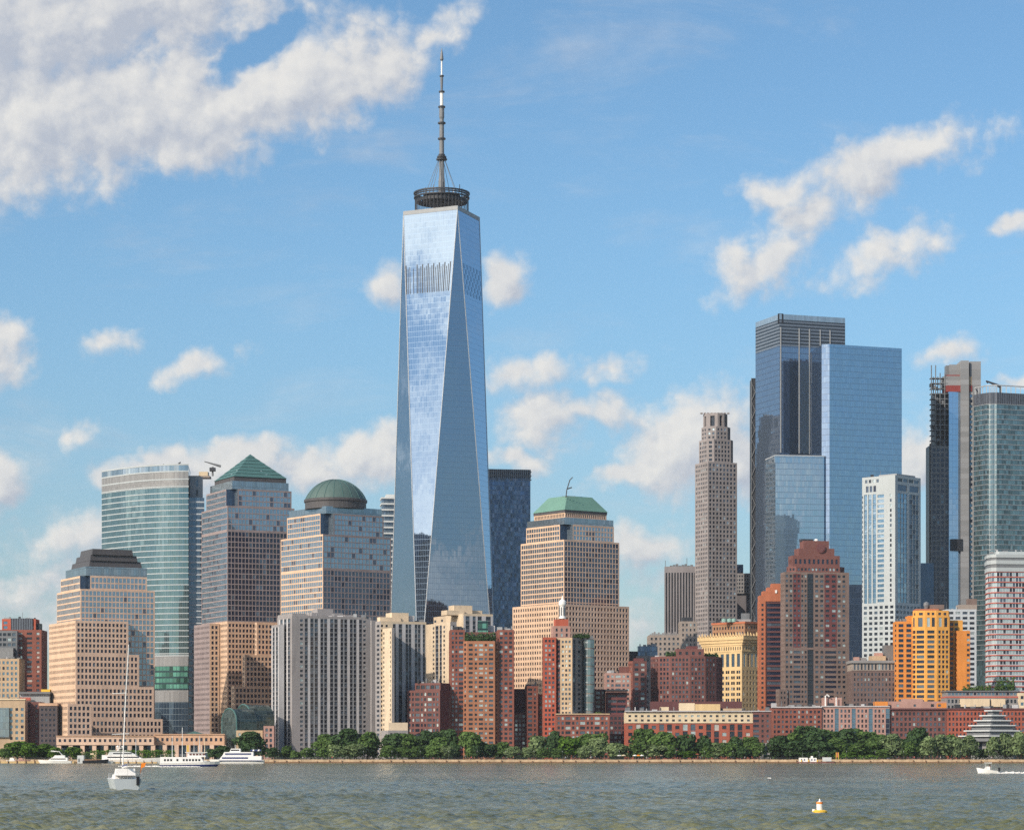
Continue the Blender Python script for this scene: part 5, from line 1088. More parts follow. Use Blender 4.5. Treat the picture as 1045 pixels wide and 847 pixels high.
# ------------------------------------------------------------------ trees
def leafmat(name, col, sat=.35):
    m, N, b = newmat(name)
    oi = N.new('ShaderNodeObjectInfo').outputs['Random']; geo = N.new('ShaderNodeNewGeometry')
    ri = geo.outputs['Random Per Island']
    lo = tuple(c * .5 for c in col); hi = (col[0] * 1.8, col[1] * 1.6, col[2] * 1.4)
    v = N.m('ADD', N.m('MULTIPLY', ri, .65), N.m('MULTIPLY', oi, .35))
    N.put(b.inputs['Base Color'], N.mix(v, lo, hi)); pbr(b, Roughness=.7); b.inputs['Specular IOR Level'].default_value = .15
    tr = N.new('ShaderNodeBsdfTranslucent'); N.put(tr.inputs[0], (col[0] * 1.5, col[1] * 1.6, col[2] * .8))
    mx = N.new('ShaderNodeMixShader'); mx.inputs[0].default_value = .22
    N.l.new(b.outputs[0], mx.inputs[1]); N.l.new(tr.outputs[0], mx.inputs[2]); N.l.new(mx.outputs[0], N.n['Material Output'].inputs[0])
TONES = {'dark': ('leaf_dark', (.046, .096, .038)), 'mid': ('leaf_mid', (.075, .142, .042)), 'bright': ('leaf_bright', (.075, .16, .022)), 'silver': ('leaf_silver', (.14, .21, .105)), 'wine': ('leaf_wine', (.06, .03, .03))}
for t, (nm, c) in TONES.items(): leafmat(nm, c)
def crown_mesh(seed, n=2000, shape='round', leaf=.125):
    r = np.random.default_rng(seed); lobes = []
    nl = 13 if shape != 'tall' else 11
    for i in range(nl):
        h = r.uniform(.25, 1.65); w = math.sqrt(max(.05, 1 - ((h - .9) / 1.0) ** 2)) if shape == 'round' else (1.0 - .42 * abs(h - .75)) * .85
        a = r.uniform(0, 6.28); q = w * r.uniform(.25, .78)
        lobes.append((q * math.cos(a), q * math.sin(a), h, r.uniform(.26, .48)))
    lobes.append((0, 0, 1.0, .7)); lobes.append((.05, 0, 1.55, .38)); lobes.append((0, .1, .5, .55))
    L = np.array(lobes); p = L[:, 3] ** 2; p /= p.sum()
    idx = r.choice(len(L), n, p=p); d = r.normal(size=(n, 3)); d /= np.linalg.norm(d, axis=1)[:, None]
    d[:, 2] = np.where(d[:, 2] < -.5, -d[:, 2], d[:, 2])
    c = L[idx, :3] + d * (L[idx, 3] * (.72 + .34 * r.random(n)))[:, None]
    nrm = d + r.normal(size=(n, 3)) * .45; nrm /= np.linalg.norm(nrm, axis=1)[:, None]
    a = np.cross(nrm, r.normal(size=(n, 3))); a /= np.linalg.norm(a, axis=1)[:, None]; bb = np.cross(nrm, a)
    s = leaf * (.55 + .8 * r.random(n))[:, None]; e = s * (.55 + .5 * r.random(n))[:, None]
    v = np.stack([c + a * s, c + bb * e + nrm * s * .2, c - a * s, c - bb * e + nrm * s * .2], 1).reshape(-1, 3)
    f = np.arange(4 * n).reshape(-1, 4)
    me = bpy.data.meshes.new('crown'); me.from_pydata(v.tolist(), [], f.tolist()); me.materials.append(MAT['leaf_mid']); return me
CROWN = [crown_mesh(11, 1700), crown_mesh(12, 1500), crown_mesh(13, 1900), crown_mesh(14, 1600), crown_mesh(15, 1900, 'tall'), crown_mesh(16, 1900, 'tall')]
SMALL = [crown_mesh(31, 700, leaf=.2), crown_mesh(32, 700, leaf=.2)]
def trunk_mesh(seed):
    r = random.Random(seed); mb = MB(); mb.tube([(0, 0, -.02), (.01, .01, .25), (.02, 0, .55), (.0, .02, .8)], [.045, .036, .028, .012], 'bark', 7)
    for k in range(5):
        a = r.uniform(0, 6.28); z = r.uniform(.25, .5); q = r.uniform(.25, .42)
        mb.tube([(0.01, 0, z), (q * .5 * math.cos(a), q * .5 * math.sin(a), z + .14), (q * math.cos(a), q * math.sin(a), z + .34)], [.022, .014, .005], 'bark', 5)
    return mb.mesh('trunk')
TRUNK = [trunk_mesh(1), trunk_mesh(2), trunk_mesh(3)]
ADJ = {'dark': 'dark green', 'mid': 'mid green', 'bright': 'bright green', 'silver': 'silvery grey green', 'wine': 'dark purple leaved'}
PLACES = [(0, 92, 'by the dock at far left'), (92, 214, 'beside the arcade'), (214, 276, 'before the glass barrel vault'), (276, 386, 'before the grey ribbed apartment slab'),
          (386, 460, 'before the cream ribbed tower'), (460, 530, 'before the orange bay tower'), (530, 638, 'before the lantern cupola tower'),
          (638, 700, 'below the cream topped midrise, left half'), (700, 787, 'below the cream topped midrise, right half'), (787, 908, 'in the dense grove at right'), (908, 982, 'below the orange tower'), (982, 1060, 'around the stepped pavilion')]
ORD = ['first', 'second', 'third', 'fourth', 'fifth', 'sixth', 'seventh', 'eighth', 'ninth', 'tenth', 'eleventh', 'twelfth', 'thirteenth']
# px centre, crown top, width px, tone, row (0 front by the railing, 1, 2 behind), tall?
TREES = [(5, 763, 14, 'mid', 0), (18, 755.5, 22, 'bright', 1), (31, 757.5, 18, 'bright', 0), (44, 758, 20, 'bright', 1), (56, 762, 14, 'bright', 0), (75, 761.5, 16, 'bright', 1),
 (217, 764, 12, 'dark', 0), (229, 760, 15, 'dark', 1), (257, 745.5, 33, 'dark', 1), (278, 762, 12, 'dark', 0), (293, 760.5, 14, 'mid', 1), (301, 766, 10, 'mid', 0), (313, 762.5, 15, 'mid', 0),
 (334, 748.5, 26, 'mid', 2), (343, 759, 18, 'silver', 0), (330, 763, 14, 'mid', 0), (357, 742.5, 36, 'dark', 2), (375, 746, 24, 'mid', 1), (362, 758, 20, 'silver', 0), (381, 750, 12, 'dark', 2),
 (403, 747, 24, 'dark', 2), (419, 747.5, 26, 'mid', 2), (437, 744, 28, 'dark', 2), (455, 743.5, 26, 'dark', 2), (395, 760, 18, 'mid', 0), (411, 762, 15, 'mid', 0), (427, 761, 17, 'mid', 0), (441, 762, 14, 'mid', 0), (447, 751, 20, 'mid', 1), (457, 760.5, 13, 'silver', 0), (464, 756, 12, 'dark', 1),
 (481, 745.5, 25, 'mid', 1), (487, 760, 12, 'dark', 0), (497, 757.5, 17, 'dark', 1), (511, 756.5, 18, 'mid', 1), (523, 761, 16, 'silver', 0),
 (538, 762, 15, 'silver', 0), (548, 749.5, 18, 'silver', 2, 1), (565, 744.5, 19, 'dark', 2, 1), (555, 763, 14, 'mid', 0), (570, 763, 15, 'mid', 0), (581, 750.5, 22, 'bright', 1), (597, 748, 26, 'mid', 2), (598, 760, 18, 'silver', 0), (609, 752, 20, 'silver', 1), (612, 747, 18, 'mid', 2), (631, 757.5, 22, 'silver', 0),
 (658, 742.5, 25, 'mid', 2), (649, 757, 20, 'mid', 0), (675, 746, 27, 'mid', 1), (668, 759, 24, 'silver', 0), (684, 761, 16, 'mid', 0),
 (700, 748, 20, 'dark', 1), (699, 766.5, 20, 'bright', 0), (719, 749, 20, 'dark', 1, 1), (733, 757, 20, 'silver', 1), (721, 760, 14, 'mid', 0), (750, 750, 20, 'dark', 1, 1), (766, 751, 22, 'mid', 1), (757, 761, 18, 'dark', 0), (774, 757, 14, 'mid', 0), (744, 757, 16, 'mid', 0),
 (797, 750, 22, 'dark', 1), (810, 745.5, 30, 'mid', 2), (826, 739.5, 34, 'dark', 2), (846, 744, 32, 'mid', 2), (866, 742, 34, 'dark', 2), (887, 745.5, 34, 'mid', 2), (815, 755, 26, 'dark', 0), (838, 756, 26, 'dark', 0), (855, 753, 26, 'mid', 1), (875, 757, 22, 'mid', 0), (893, 752, 22, 'mid', 1), (884, 764, 18, 'mid', 0), (868, 767, 14, 'bright', 0), (901, 764, 14, 'mid', 0),
 (912, 748, 24, 'silver', 1), (935, 741, 24, 'dark', 2), (924, 753, 22, 'dark', 1), (930, 756, 16, 'mid', 0), (947, 750.5, 22, 'silver', 0), (961, 748.5, 22, 'silver', 0), (972, 749, 18, 'mid', 2), (979, 751, 16, 'silver', 0),
 (990, 749.5, 20, 'silver', 0), (1013, 751, 15, 'silver', 0), (1026, 747, 17, 'silver', 0, 1), (1039, 746, 18, 'silver', 0), (1003, 764, 12, 'mid', 1), (1050, 752, 18, 'mid', 1)]
count = {}
def place_of(px):
    for i, (a, c, s) in enumerate(PLACES):
        if a <= px < c: return i
    return len(PLACES) - 1
rowword = {0: 'small', 1: 'round', 2: 'tall'}
for t in TREES: k = (place_of(t[0]), t[3], t[4]); count[k] = count.get(k, 0) + 1
seen = {}
for i, t in enumerate(sorted(TREES, key=lambda t: t[0])):
    px, top, wd, tone, row = t[:5]
    Y = (1491, 1503, 1520)[row] + (i * 7 % 5) * 1.3; s = Y / F
    H = Z(top, Y) - GZ; rad = wd * s / 2 * 1.28; k = (place_of(px), tone, row); seen[k] = seen.get(k, 0) + 1
    where = PLACES[k[0]][2]; lab = f'{rowword[row]} {ADJ[tone]} tree {where}'
    if count[k] > 1: lab += f', {ORD[seen[k] - 1]} of {count[k]} from left'
    r = thing('park_tree', lab, 'tree', (X(px, Y), Y, GZ), 'trees along the waterfront promenade')
    tall = len(t) > 5
    me = (SMALL[i % 2] if H < 6 else CROWN[4 + i % 2] if tall else CROWN[(i * 3) % 4])
    ch = (H * .88 if row or tall else H * .86); cb = H - ch
    o = bpy.data.objects.new('crown', me); COL.objects.link(o); o.parent = r; o.location = (0, 0, cb - ch * .06)
    o.scale = (rad / 1.05 * (.9 + .22 * ((i * 7) % 5) / 4), rad / 1.05, ch / 1.92); o.rotation_euler = (0, 0, i * 2.399)
    o.material_slots[0].link = 'OBJECT'; o.material_slots[0].material = MAT[TONES[tone][0]]
    o = bpy.data.objects.new('trunk', TRUNK[i % 3]); COL.objects.link(o); o.parent = r; o.scale = (H * .8, H * .8, H * .8); o.rotation_euler = (0, 0, i * 1.3)
def shrubs(name, x0, x1, ytop, Y, dep, tone, label, cat='hedge', dens=9, leaf=.45):
    a, c = X(x0, Y), X(x1, Y); h = Z(ytop, Y) - GZ; n = int((c - a) * dens * max(1, h * .8)); r = np.random.default_rng(int(x0 * 10)); 
    p = np.stack([r.uniform(a, c, n), Y + r.uniform(0, dep, n), GZ + h * (1 - r.random(n) ** 1.6 * .98)], 1); p[:, 2] -= h * .25 * (np.sin(p[:, 0] * .9) * .5 + .5) * r.random(n)
    nn = r.normal(size=(n, 3)) + (0, -.6, .6); nn /= np.linalg.norm(nn, axis=1)[:, None]; u = np.cross(nn, r.normal(size=(n, 3))); u /= np.linalg.norm(u, axis=1)[:, None]; w = np.cross(nn, u)
    s = leaf * (.5 + .8 * r.random(n))[:, None]; v = np.stack([p + u * s, p + w * s * .8, p - u * s, p - w * s * .8], 1).reshape(-1, 3)
    me = bpy.data.meshes.new(name); me.from_pydata(v.tolist(), [], np.arange(4 * n).reshape(-1, 4).tolist()); me.materials.append(MAT[TONES[tone][0]])
    o = bpy.data.objects.new(name, me); COL.objects.link(o); return tag(o, label, cat)
shrubs('clipped_hedge', 92, 178, 765.2, 1545, 5, 'bright', 'long bright green clipped hedge in front of the arcade', dens=14)
shrubs('hedge', 276, 466, 770.3, 1500, 10, 'dark', 'dark leaf fill for the shade under the trees below the grey and cream apartment slabs', dens=10)  # dark leaf rows added to fill the shaded gap under the trees
shrubs('hedge', 466, 640, 770.5, 1500, 10, 'dark', 'dark leaf fill for the shade under the silvery trees below the lantern tower', dens=10)
shrubs('hedge', 640, 787, 770, 1500, 10, 'dark', 'dark leaf fill for the shade under the trees below the long cream topped midrise', dens=10)
shrubs('hedge', 787, 910, 763, 1508, 14, 'dark', 'tall dark leaf fill for the shade inside the dense grove at right', dens=8, leaf=.7)
shrubs('hedge', 850, 905, 770.5, 1488, 5, 'bright', 'low bright green shrubs at the water edge of the grove', dens=10)
shrubs('hedge', 910, 1060, 769.5, 1502, 10, 'dark', 'dark leaf fill for the shade under the silvery trees by the stepped pavilion', dens=10)
shrubs('hedge', 0, 92, 767, 1512, 10, 'mid', 'green hedge under the bright trees by the left dock', dens=12)
def rootplants(x0, x1, y0, y1, Y, tone, label):
    o = shrubs('roof_plants', x0, x1, 0, Y, 5, tone, label, 'roof plants', 1); me = o.data; r = np.random.default_rng(int(x0)); n = int((x1 - x0) * 22)
    p = np.stack([X(x0, Y) + r.random(n) * (X(x1, Y) - X(x0, Y)), Y + r.random(n) * 4, Z(y1, Y) + (Z(y0, Y) - Z(y1, Y)) * r.random(n) ** 1.2 * (.6 + .4 * np.sin(np.arange(n)))], 1)
    u = r.normal(size=(n, 3)) * .45; w = r.normal(size=(n, 3)) * .45; v = np.stack([p + u, p + w, p - u, p - w], 1).reshape(-1, 3)
    nm = bpy.data.meshes.new('roof_plants'); nm.from_pydata(v.tolist(), [], np.arange(4 * n).reshape(-1, 4).tolist()); nm.materials.append(MAT[TONES[tone][0]]); o.data = nm
rootplants(474, 506, 645, 653, 1570, 'dark', 'dark shrubs on the roof terrace of the orange bay tower'); rootplants(585, 601, 645.5, 650.5, 1576, 'dark', 'green shrubs on the roof beside the lantern cupola')
rootplants(399.5, 408, 632, 640, 1600, 'bright', 'small bright green tree on the cream apartment roof'); rootplants(680, 691, 664, 670, 1650, 'dark', 'dark shrubs on the left roof of the wine red rounded block'); rootplants(719, 733, 666, 671, 1650, 'dark', 'dark shrubs on the right roof of the wine red rounded block')
rootplants(983, 1012, 699, 705.5, 1640, 'mid', 'green shrubs on the left roof of the grey terraced building'); rootplants(1016, 1036, 690, 704, 1645, 'mid', 'small tree on the right roof of the grey terraced building'); rootplants(606, 614, 726.5, 731, 1562, 'mid', 'small shrub on the low red base beside the lantern tower')

# ------------------------------------------------------------------ small things on the promenade
def person_mesh(seed):
    r = random.Random(seed); sk = bpy.data.meshes.new('person'); st = r.uniform(.1, .3)
    V = [(0, 0, .92), (0, 0, 1.2), (0, 0, 1.42), (0, 0, 1.52), (0, -.02, 1.62), (0, -.02, 1.74), (.1, 0, .88), (.12, -st, .48), (.12, -st + .12, .05), (.12, -st - .06, .03), (-.1, 0, .88), (-.12, st, .48), (-.12, st + .16, .05), (-.12, st, .03), (.2, 0, 1.38), (.26, st * .6, 1.1), (.25, st * .5 - .12, .86), (-.2, 0, 1.38), (-.26, -st * .5, 1.1), (-.25, -st - .1, .88)]
    E = [(0, 1), (1, 2), (2, 3), (3, 4), (4, 5), (0, 6), (6, 7), (7, 8), (8, 9), (0, 10), (10, 11), (11, 12), (12, 13), (2, 14), (14, 15), (15, 16), (2, 17), (17, 18), (18, 19)]
    Rd = [.15, .14, .16, .06, .1, .08, .1, .07, .045, .04, .1, .07, .045, .04, .065, .048, .035, .065, .048, .035]
    sk.from_pydata(V, E, []); o = bpy.data.objects.new('person', sk); COL.objects.link(o)
    m = o.modifiers.new('skin', 'SKIN')
    for v, q in zip(sk.skin_vertices[0].data, Rd): v.radius = (q, q)
    sk.skin_vertices[0].data[0].use_root = True
    dg = bpy.context.evaluated_depsgraph_get(); me = bpy.data.meshes.new_from_object(o.evaluated_get(dg)); bpy.data.objects.remove(o)
    return me
def cloth(name, top, bot):
    m, N, b = newmat(name); z = N.sep(N.new('ShaderNodeTexCoord').outputs['Object'])[2]
    N.put(b.inputs['Base Color'], N.mix(N.m('GREATER_THAN', z, 1.5), N.mix(N.m('GREATER_THAN', z, .92), bot, top), (.36, .22, .15))); return m
PEOPLE = [(309, 'white shirt', (.7, .7, .68), 'below the grey ribbed slab'), (339, 'red shirt', (.5, .06, .05), 'in front of the round trees by the grey slab'), (401, 'white shirt', (.75, .75, .73), 'below the gap between the grey and cream slabs'), (432, 'dark blue jacket', (.04, .06, .14), 'below the dark red block'), (481, 'bright red shirt', (.6, .05, .06), 'by the orange bay tower'), (524, 'orange shirt', (.7, .25, .04), 'between the orange bay tower and lantern tower'), (577, 'pale blue shirt', (.4, .5, .6), 'below the bright green tree by the lantern tower'), (603, 'white shirt', (.75, .74, .7), 'below the silvery trees right of the lantern tower'), (715, 'grey jacket', (.2, .2, .22), 'below the long cream topped midrise'), (760, 'white shirt', (.72, .72, .7), 'beside the grey stone portal'), (933, 'red jacket', (.6, .05, .04), 'below the orange tower'), (960, 'white shirt', (.72, .72, .7), 'under the silvery trees left of the pavilion'), (1012, 'pale shirt', (.6, .55, .5), 'in front of the stepped pavilion')]
pm = [person_mesh(k) for k in range(4)]
for k, (px, w, c, wh) in enumerate(PEOPLE):
    me = pm[k % 4].copy(); me.materials.clear(); me.materials.append(cloth('clothes_' + 'abcdefghijklmn'[k], c, (.05, .06, .09)))
    o = bpy.data.objects.new('person', me); COL.objects.link(o); Y = SHORE + 3 + k % 4; o.location = (X(px, Y), Y, GZ); o.rotation_euler = (0, 0, 1.57 + (k % 3) * 1.4)
    tag(o, f'person in {w} walking {wh}', 'person', 'people on the promenade')
LP = 26
for k in range(LP):
    px = 284 + k * 29.0; Y = SHORE + 5
    near = PLACES[place_of(px)][2]
    r = thing('street_lamp', f'thin promenade lamp post {near}, {["leftmost", "second", "third", "fourth", "fifth", "sixth"][sum(1 for j in range(k) if place_of(284 + j * 29.0) == place_of(px))]} there', 'street lamp', (X(px, Y), Y, GZ), 'promenade lamp posts')
    if k == 0:
        mb = MB(); mb.lathe(0, 0, [(.14, 0), (.12, .5), (.07, .6), (.05, 4.2)], 'steel_dark', 8); pm_ = mb.mesh('pole')
        mb = MB(); mb.lathe(0, 0, [(.05, 4.2), (.16, 4.35), (.18, 4.6), (.1, 4.75), (0, 4.8)], 'panel_grey', 10); gm_ = mb.mesh('lamp_head')
    for nm, me in (('pole', pm_), ('lamp_head', gm_)): o = bpy.data.objects.new(nm, me); COL.objects.link(o); o.parent = r
for k, (px, w) in enumerate(((632, 'white'), (636.5, 'cream'), (648, 'white'), (651.5, 'orange'), (655, 'white'), (668, 'cream'), (674, 'pale'))):
    Y = 1489; r = thing('parasol', f'{w} cafe parasol under the trees by the red midrise, {ORD[k]} from left', 'parasol', (X(px, Y), Y, GZ), 'cafe parasols')
    mb = MB(); mb.tube([(0, 0, 0), (0, 0, 2.4)], .04, 'steel_mid', 5); o = mb.obj('pole', r, org=(0, 0, 0))
    mb = MB(); mb.lathe(0, 0, [(1.5, 2.0), (.8, 2.45), (0, 2.75)], {'white': 'white_paint', 'cream': 'stone_cream', 'orange': 'orange_flag', 'pale': 'stone_tan'}[w], 8); mb.obj('canopy', r, org=(0, 0, 0))
# work barge and small structures at the wall
Y = SHORE - 6
r = thing('work_barge', 'small work barge with white cabins moored at the seawall below the dark grove', 'barge', (X(830, Y), Y, 0))
mb = MB(); mb.box(X(814, Y), X(851, Y), Y - 3, Y + 3, -.4, .7, 'brick_wine'); mb.obj('hull', r)
mb = MB(); mb.box(X(815.5, Y), X(824, Y), Y - 2, Y + 2, .7, 3.0, 'white_paint'); mb.box(X(826, Y), X(833, Y), Y - 2, Y + 2, .7, 2.9, 'white_paint'); mb.box(X(827.5, Y), X(829.5, Y), Y - 1, Y + 1, 2.9, 3.9, 'white_paint'); mb.box(X(839.5, Y), X(848, Y), Y - 2, Y + 2, 1.0, 3.2, 'panel_white'); mb.obj('cabin', r)
mb = MB(); [mb.box(X(p, Y), X(p + 1.2, Y), Y - 2.02, Y - 1.98, 1.4, 2.3, 'navy_paint') for p in (817, 820, 827.5, 830.5)]; [mb.box(X(p, Y), X(p + .8, Y), Y - 2.6, Y - 2, .7, 1.8, 'yellow_paint') for p in (817, 824.5, 833.2)]; [mb.tube([(X(p, Y), Y, 2.9), (X(p, Y), Y, 6)], .08, 'steel_mid', 4) for p in (819, 836)]; mb.obj('fittings', r)
Y = SHORE + 4
r = thing('information_sign', 'tall narrow yellow framed sign on the promenade right of the work barge', 'sign', (X(854.5, Y), Y, GZ))
mb = MB(); mb.box(X(853, Y), X(853.5, Y), Y, Y + .2, GZ, GZ + 4, 'yellow_paint'); mb.box(X(855.5, Y), X(856, Y), Y, Y + .2, GZ, GZ + 4, 'yellow_paint'); mb.obj('posts', r); mb = MB(); mb.box(X(853.5, Y), X(855.5, Y), Y + .02, Y + .15, GZ + 1.2, GZ + 3.8, 'terracotta'); mb.obj('panel', r)

# ------------------------------------------------------------------ boats
def hull(mb, L, B, fb, fs, m, stripe=None, sm=None, draft=.5, n=14, full=.55, rake=.06, tumble=.9):
    """bow at +x; fb freeboard at bow, fs at stern"""
    S_ = []
    for i in range(n + 1):
        t = i / n; x = -L / 2 + L * t
        w = B / 2 * (1 - max(0, (t - full) / (1 - full)) ** 2.2) * (.86 + .14 * min(1, t / .25)); w = max(w, .02)
        zd = fs + (fb - fs) * t ** 1.8; xo = rake * L * max(0, (t - .6) / .4) ** 2
        S_.append([(x + xo, w, zd), (x + xo * .55, w * tumble, zd * .45), (x, w * tumble * .92, 0.06), (x - .02 * L * (t > .8), w * .55, -draft)])
    for a, c in zip(S_, S_[1:]):
        for j in range(3):
            mm = sm if (stripe is not None and j == stripe) else m
            for sg in (1, -1):
                q = [(a[j][0], sg * a[j][1], a[j][2]), (c[j][0], sg * c[j][1], c[j][2]), (c[j + 1][0], sg * c[j + 1][1], c[j + 1][2]), (a[j + 1][0], sg * a[j + 1][1], a[j + 1][2])]
                mb.quad(q if sg > 0 else q[::-1], mm)
        mb.quad([(a[0][0], -a[0][1], a[0][2] - .05), (c[0][0], -c[0][1], c[0][2] - .05), (c[0][0], c[0][1], c[0][2] - .05), (a[0][0], a[0][1], a[0][2] - .05)], 'white_paint')
    e = S_[0]; mb.quad([(p[0], -p[1], p[2]) for p in e] + [(p[0], p[1], p[2]) for p in reversed(e)], m)
def boat(name, label, px, wl, ang, cat='boat', group=None, D=None):
    Y = D or F * HC / (wl - HY); r = thing(name, label, cat, (X(px, Y), Y, 0), group); r.rotation_euler = (0, 0, ang); r['_org'] = (0, 0, 0); return r, Y / F
def block_(mb, x0, x1, w, z0, z1, m, fr=0.0, bk=0.0):
    mb.prism([(x0, -w / 2), (x1, -w / 2), (x1, w / 2), (x0, w / 2)], z0, z1, m, top=[(x0 + bk, -w / 2 * .94), (x1 - fr, -w / 2 * .94), (x1 - fr, w / 2 * .94), (x0 + bk, w / 2 * .94)])
# sailboat at anchor (bow towards the camera and left)
r, s = boat('sailboat', 'blue grey sailboat with tall bare mast anchored in the river', 125.8, 805.7, math.atan2(.968, -.25), group=None)
mb = MB(); hull(mb, 9.0, 3.7, 1.4, 1.2, 'hull_blue_grey', full=.5, rake=.02); mb.obj('hull', r)
mb = MB(); block_(mb, -1.6, 2.8, 2.2, 1.2, 1.7, 'white_paint', .8, .2); mb.obj('cabin', r)
mb = MB(); block_(mb, -2.6, -.6, 2.3, 1.6, 2.4, 'white_paint', .7, .1); mb.obj('sprayhood', r)
mb = MB(); [mb.box(-1.2 + k * 1.1, -.5 + k * 1.1, -.82, .82, 1.32, 1.55, 'navy_paint') for k in range(3)]; mb.obj('cabin_ports', r)
mb = MB(); mb.tube([(1.0, 0, 1.3), (1.0, .3, 9), (1.0, .75, 17.0)], [.075, .065, .045], 'white_paint', 8); mb.tube([(1.0, -1.2, 6.4), (1.0, .8, 6.5)], .05, 'white_paint', 5); mb.tube([(1.0, -1.2, 11.2), (1.0, .5, 11.3)], .05, 'white_paint', 5); mb.obj('mast', r)
mb = MB(); mb.tube([(.9, 0, 2.5), (-3.2, .1, 2.65)], .10, 'white_paint', 7); mb.tube([(.6, 0, 2.68), (-3.0, .1, 2.82)], .10, 'canvas_blue', 7); mb.obj('boom', r)
mb = MB(); mb.tube([(4.4, 0, 1.5), (1.15, .65, 15.6)], .05, 'steel_mid', 5); mb.obj('furled_foresail', r)
mb = MB()
for q in ([(1.0, 1.5, 1.2), (1.0, .75, 6.5), (1.0, .45, 11.3), (1.0, .7, 16.8)], [(1.0, -1.5, 1.2), (1.0, -1.2, 6.4), (1.0, -.3, 11.2), (1.0, .7, 16.8)], [(-4.4, 0, 1.2), (1.0, .75, 16.9)]): mb.tube(q, .018, 'steel_mid', 3)
mb.obj('rigging', r)
mb = MB()
for sgn in (1, -1):
    pts = []
    for k in range(8):
        t = k / 7; x = -4.3 + 8.6 * t; w = 1.75 * (1 - max(0, (t - .42) / .58) ** 2.2); mb.tube([(x, sgn * w, 1.15), (x, sgn * w, 1.85)], .02, 'steel_pale', 4); pts.append((x, sgn * w, 1.83))
    mb.tube(pts, .015, 'steel_pale', 3)
mb.obj('lifelines', r)
mb = MB(); mb.tube([(-4.4, 1.3, 1.2), (-4.6, 1.55, 3.0)], .03, 'steel_mid', 4); mb.quad([(-4.6, 1.55, 3.0), (-4.7, 2.1, 3.1), (-4.65, 2.0, 2.65), (-4.58, 1.52, 2.4)], 'orange_flag'); mb.quad([(-4.58, 1.52, 2.4), (-4.55, 1.65, 2.4), (-4.5, 1.45, 1.7)], 'orange_flag'); mb.obj('orange_flag', r)
mb = MB(); mb.box(-4.85, -4.55, 1.0, 1.35, .5, 1.5, 'black_panel'); mb.obj('outboard_motor', r)
for ch in r.children:      # mirrored about the centre line: rig leans to starboard, ensign on the starboard quarter
    ch.data.transform(Matrix.Scale(-1, 4, (0, 1, 0))); ch.data.flip_normals()
r.location.z = .12
# white excursion boat under way to the right
r, s = boat('excursion_boat', 'white excursion boat with navy bottom stripe and a row of dark windows', 192.5, 782, 0.06)
L = 58 * s
mb = MB(); hull(mb, L, 5.2, 2.0, 1.4, 'white_paint', stripe=1, sm='navy_paint', full=.7); mb.obj('hull', r)
mb = MB(); block_(mb, -L / 2 + .2, L * .28, 4.6, 1.2, 3.6, 'white_paint', 1.2); mb.obj('main_cabin', r)
mb = MB()
for k in range(12):
    if k in (3, 5): continue
    x = -L / 2 + 1.6 + k * 1.15; mb.box(x, x + .62, -2.36, 2.36, 2.1, 2.85, 'black_panel')
mb.obj('windows', r)['kind'] = 'stuff'
mb = MB(); block_(mb, -.5, L * .31, 3.8, 3.6, 5.2, 'white_paint', 1.0, .3); mb.obj('pilothouse', r); mb = MB(); [mb.box(.4 + k * 1.2, 1.2 + k * 1.2, -1.93, 1.93, 4.25, 4.85, 'brick_maroon') for k in range(5)]; mb.obj('pilothouse_windows', r)
mb = MB(); mb.box(-1.2, L * .33, -2.1, 2.1, 5.2, 5.4, 'white_paint'); mb.tube([(2, 0, 5.4), (2, 0, 9.5)], .07, 'white_paint', 5); mb.tube([(4.5, 0, 5.4), (4.5, 0, 7.6)], .06, 'steel_mid', 5); mb.obj('roof', r)
mb = MB(); mb.tube([(-L / 2 + .3, -2.2, 4.4), (-.5, -2.0, 4.4)], .035, 'white_paint', 4); [mb.tube([(-L / 2 + .3 + k * 1.5, -2.2, 3.6), (-L / 2 + .3 + k * 1.5, -2.2, 4.4)], .03, 'white_paint', 4) for k in range(7)]; mb.obj('rail', r)
def foam(name, pts, w, label, h=.25):
    mb = MB(); n = len(pts)
    rr_ = random.Random(len(name) + n)
    for k in range(int(130 * n)):
        i = rr_.randrange(n - 1); t = rr_.random(); a, c = pts[i], pts[i + 1]
        x = a[0] + (c[0] - a[0]) * t; y = a[1] + (c[1] - a[1]) * t + rr_.gauss(0, w); q = rr_.uniform(.12, .5); z = rr_.uniform(.02, h) * rr_.uniform(.3, 1)
        mb.prism([(x - q, y - q * .6), (x + q, y - q * .6), (x + q * .9, y + q * .6), (x - q * .8, y + q * .6)], -.3, z, 'white_paint', top=[(x - q * .5, y - q * .3), (x + q * .5, y - q * .3), (x + q * .4, y + q * .3), (x - q * .4, y + q * .3)])
    o = mb.obj(name); return tag(o, label, 'wake', kind='stuff')
Yb = F * HC / (782 - HY); foam('wake_foam', [(X(123, Yb), Yb - 4), (X(140, Yb), Yb - 2), (X(164, Yb), Yb - 3)], .8, 'white foam trail behind the excursion boat', .5)
foam('bow_foam', [(X(164, Yb), Yb - 4.5), (X(205, Yb), Yb - 4.5)], .4, 'white foam along the side of the excursion boat', .3)
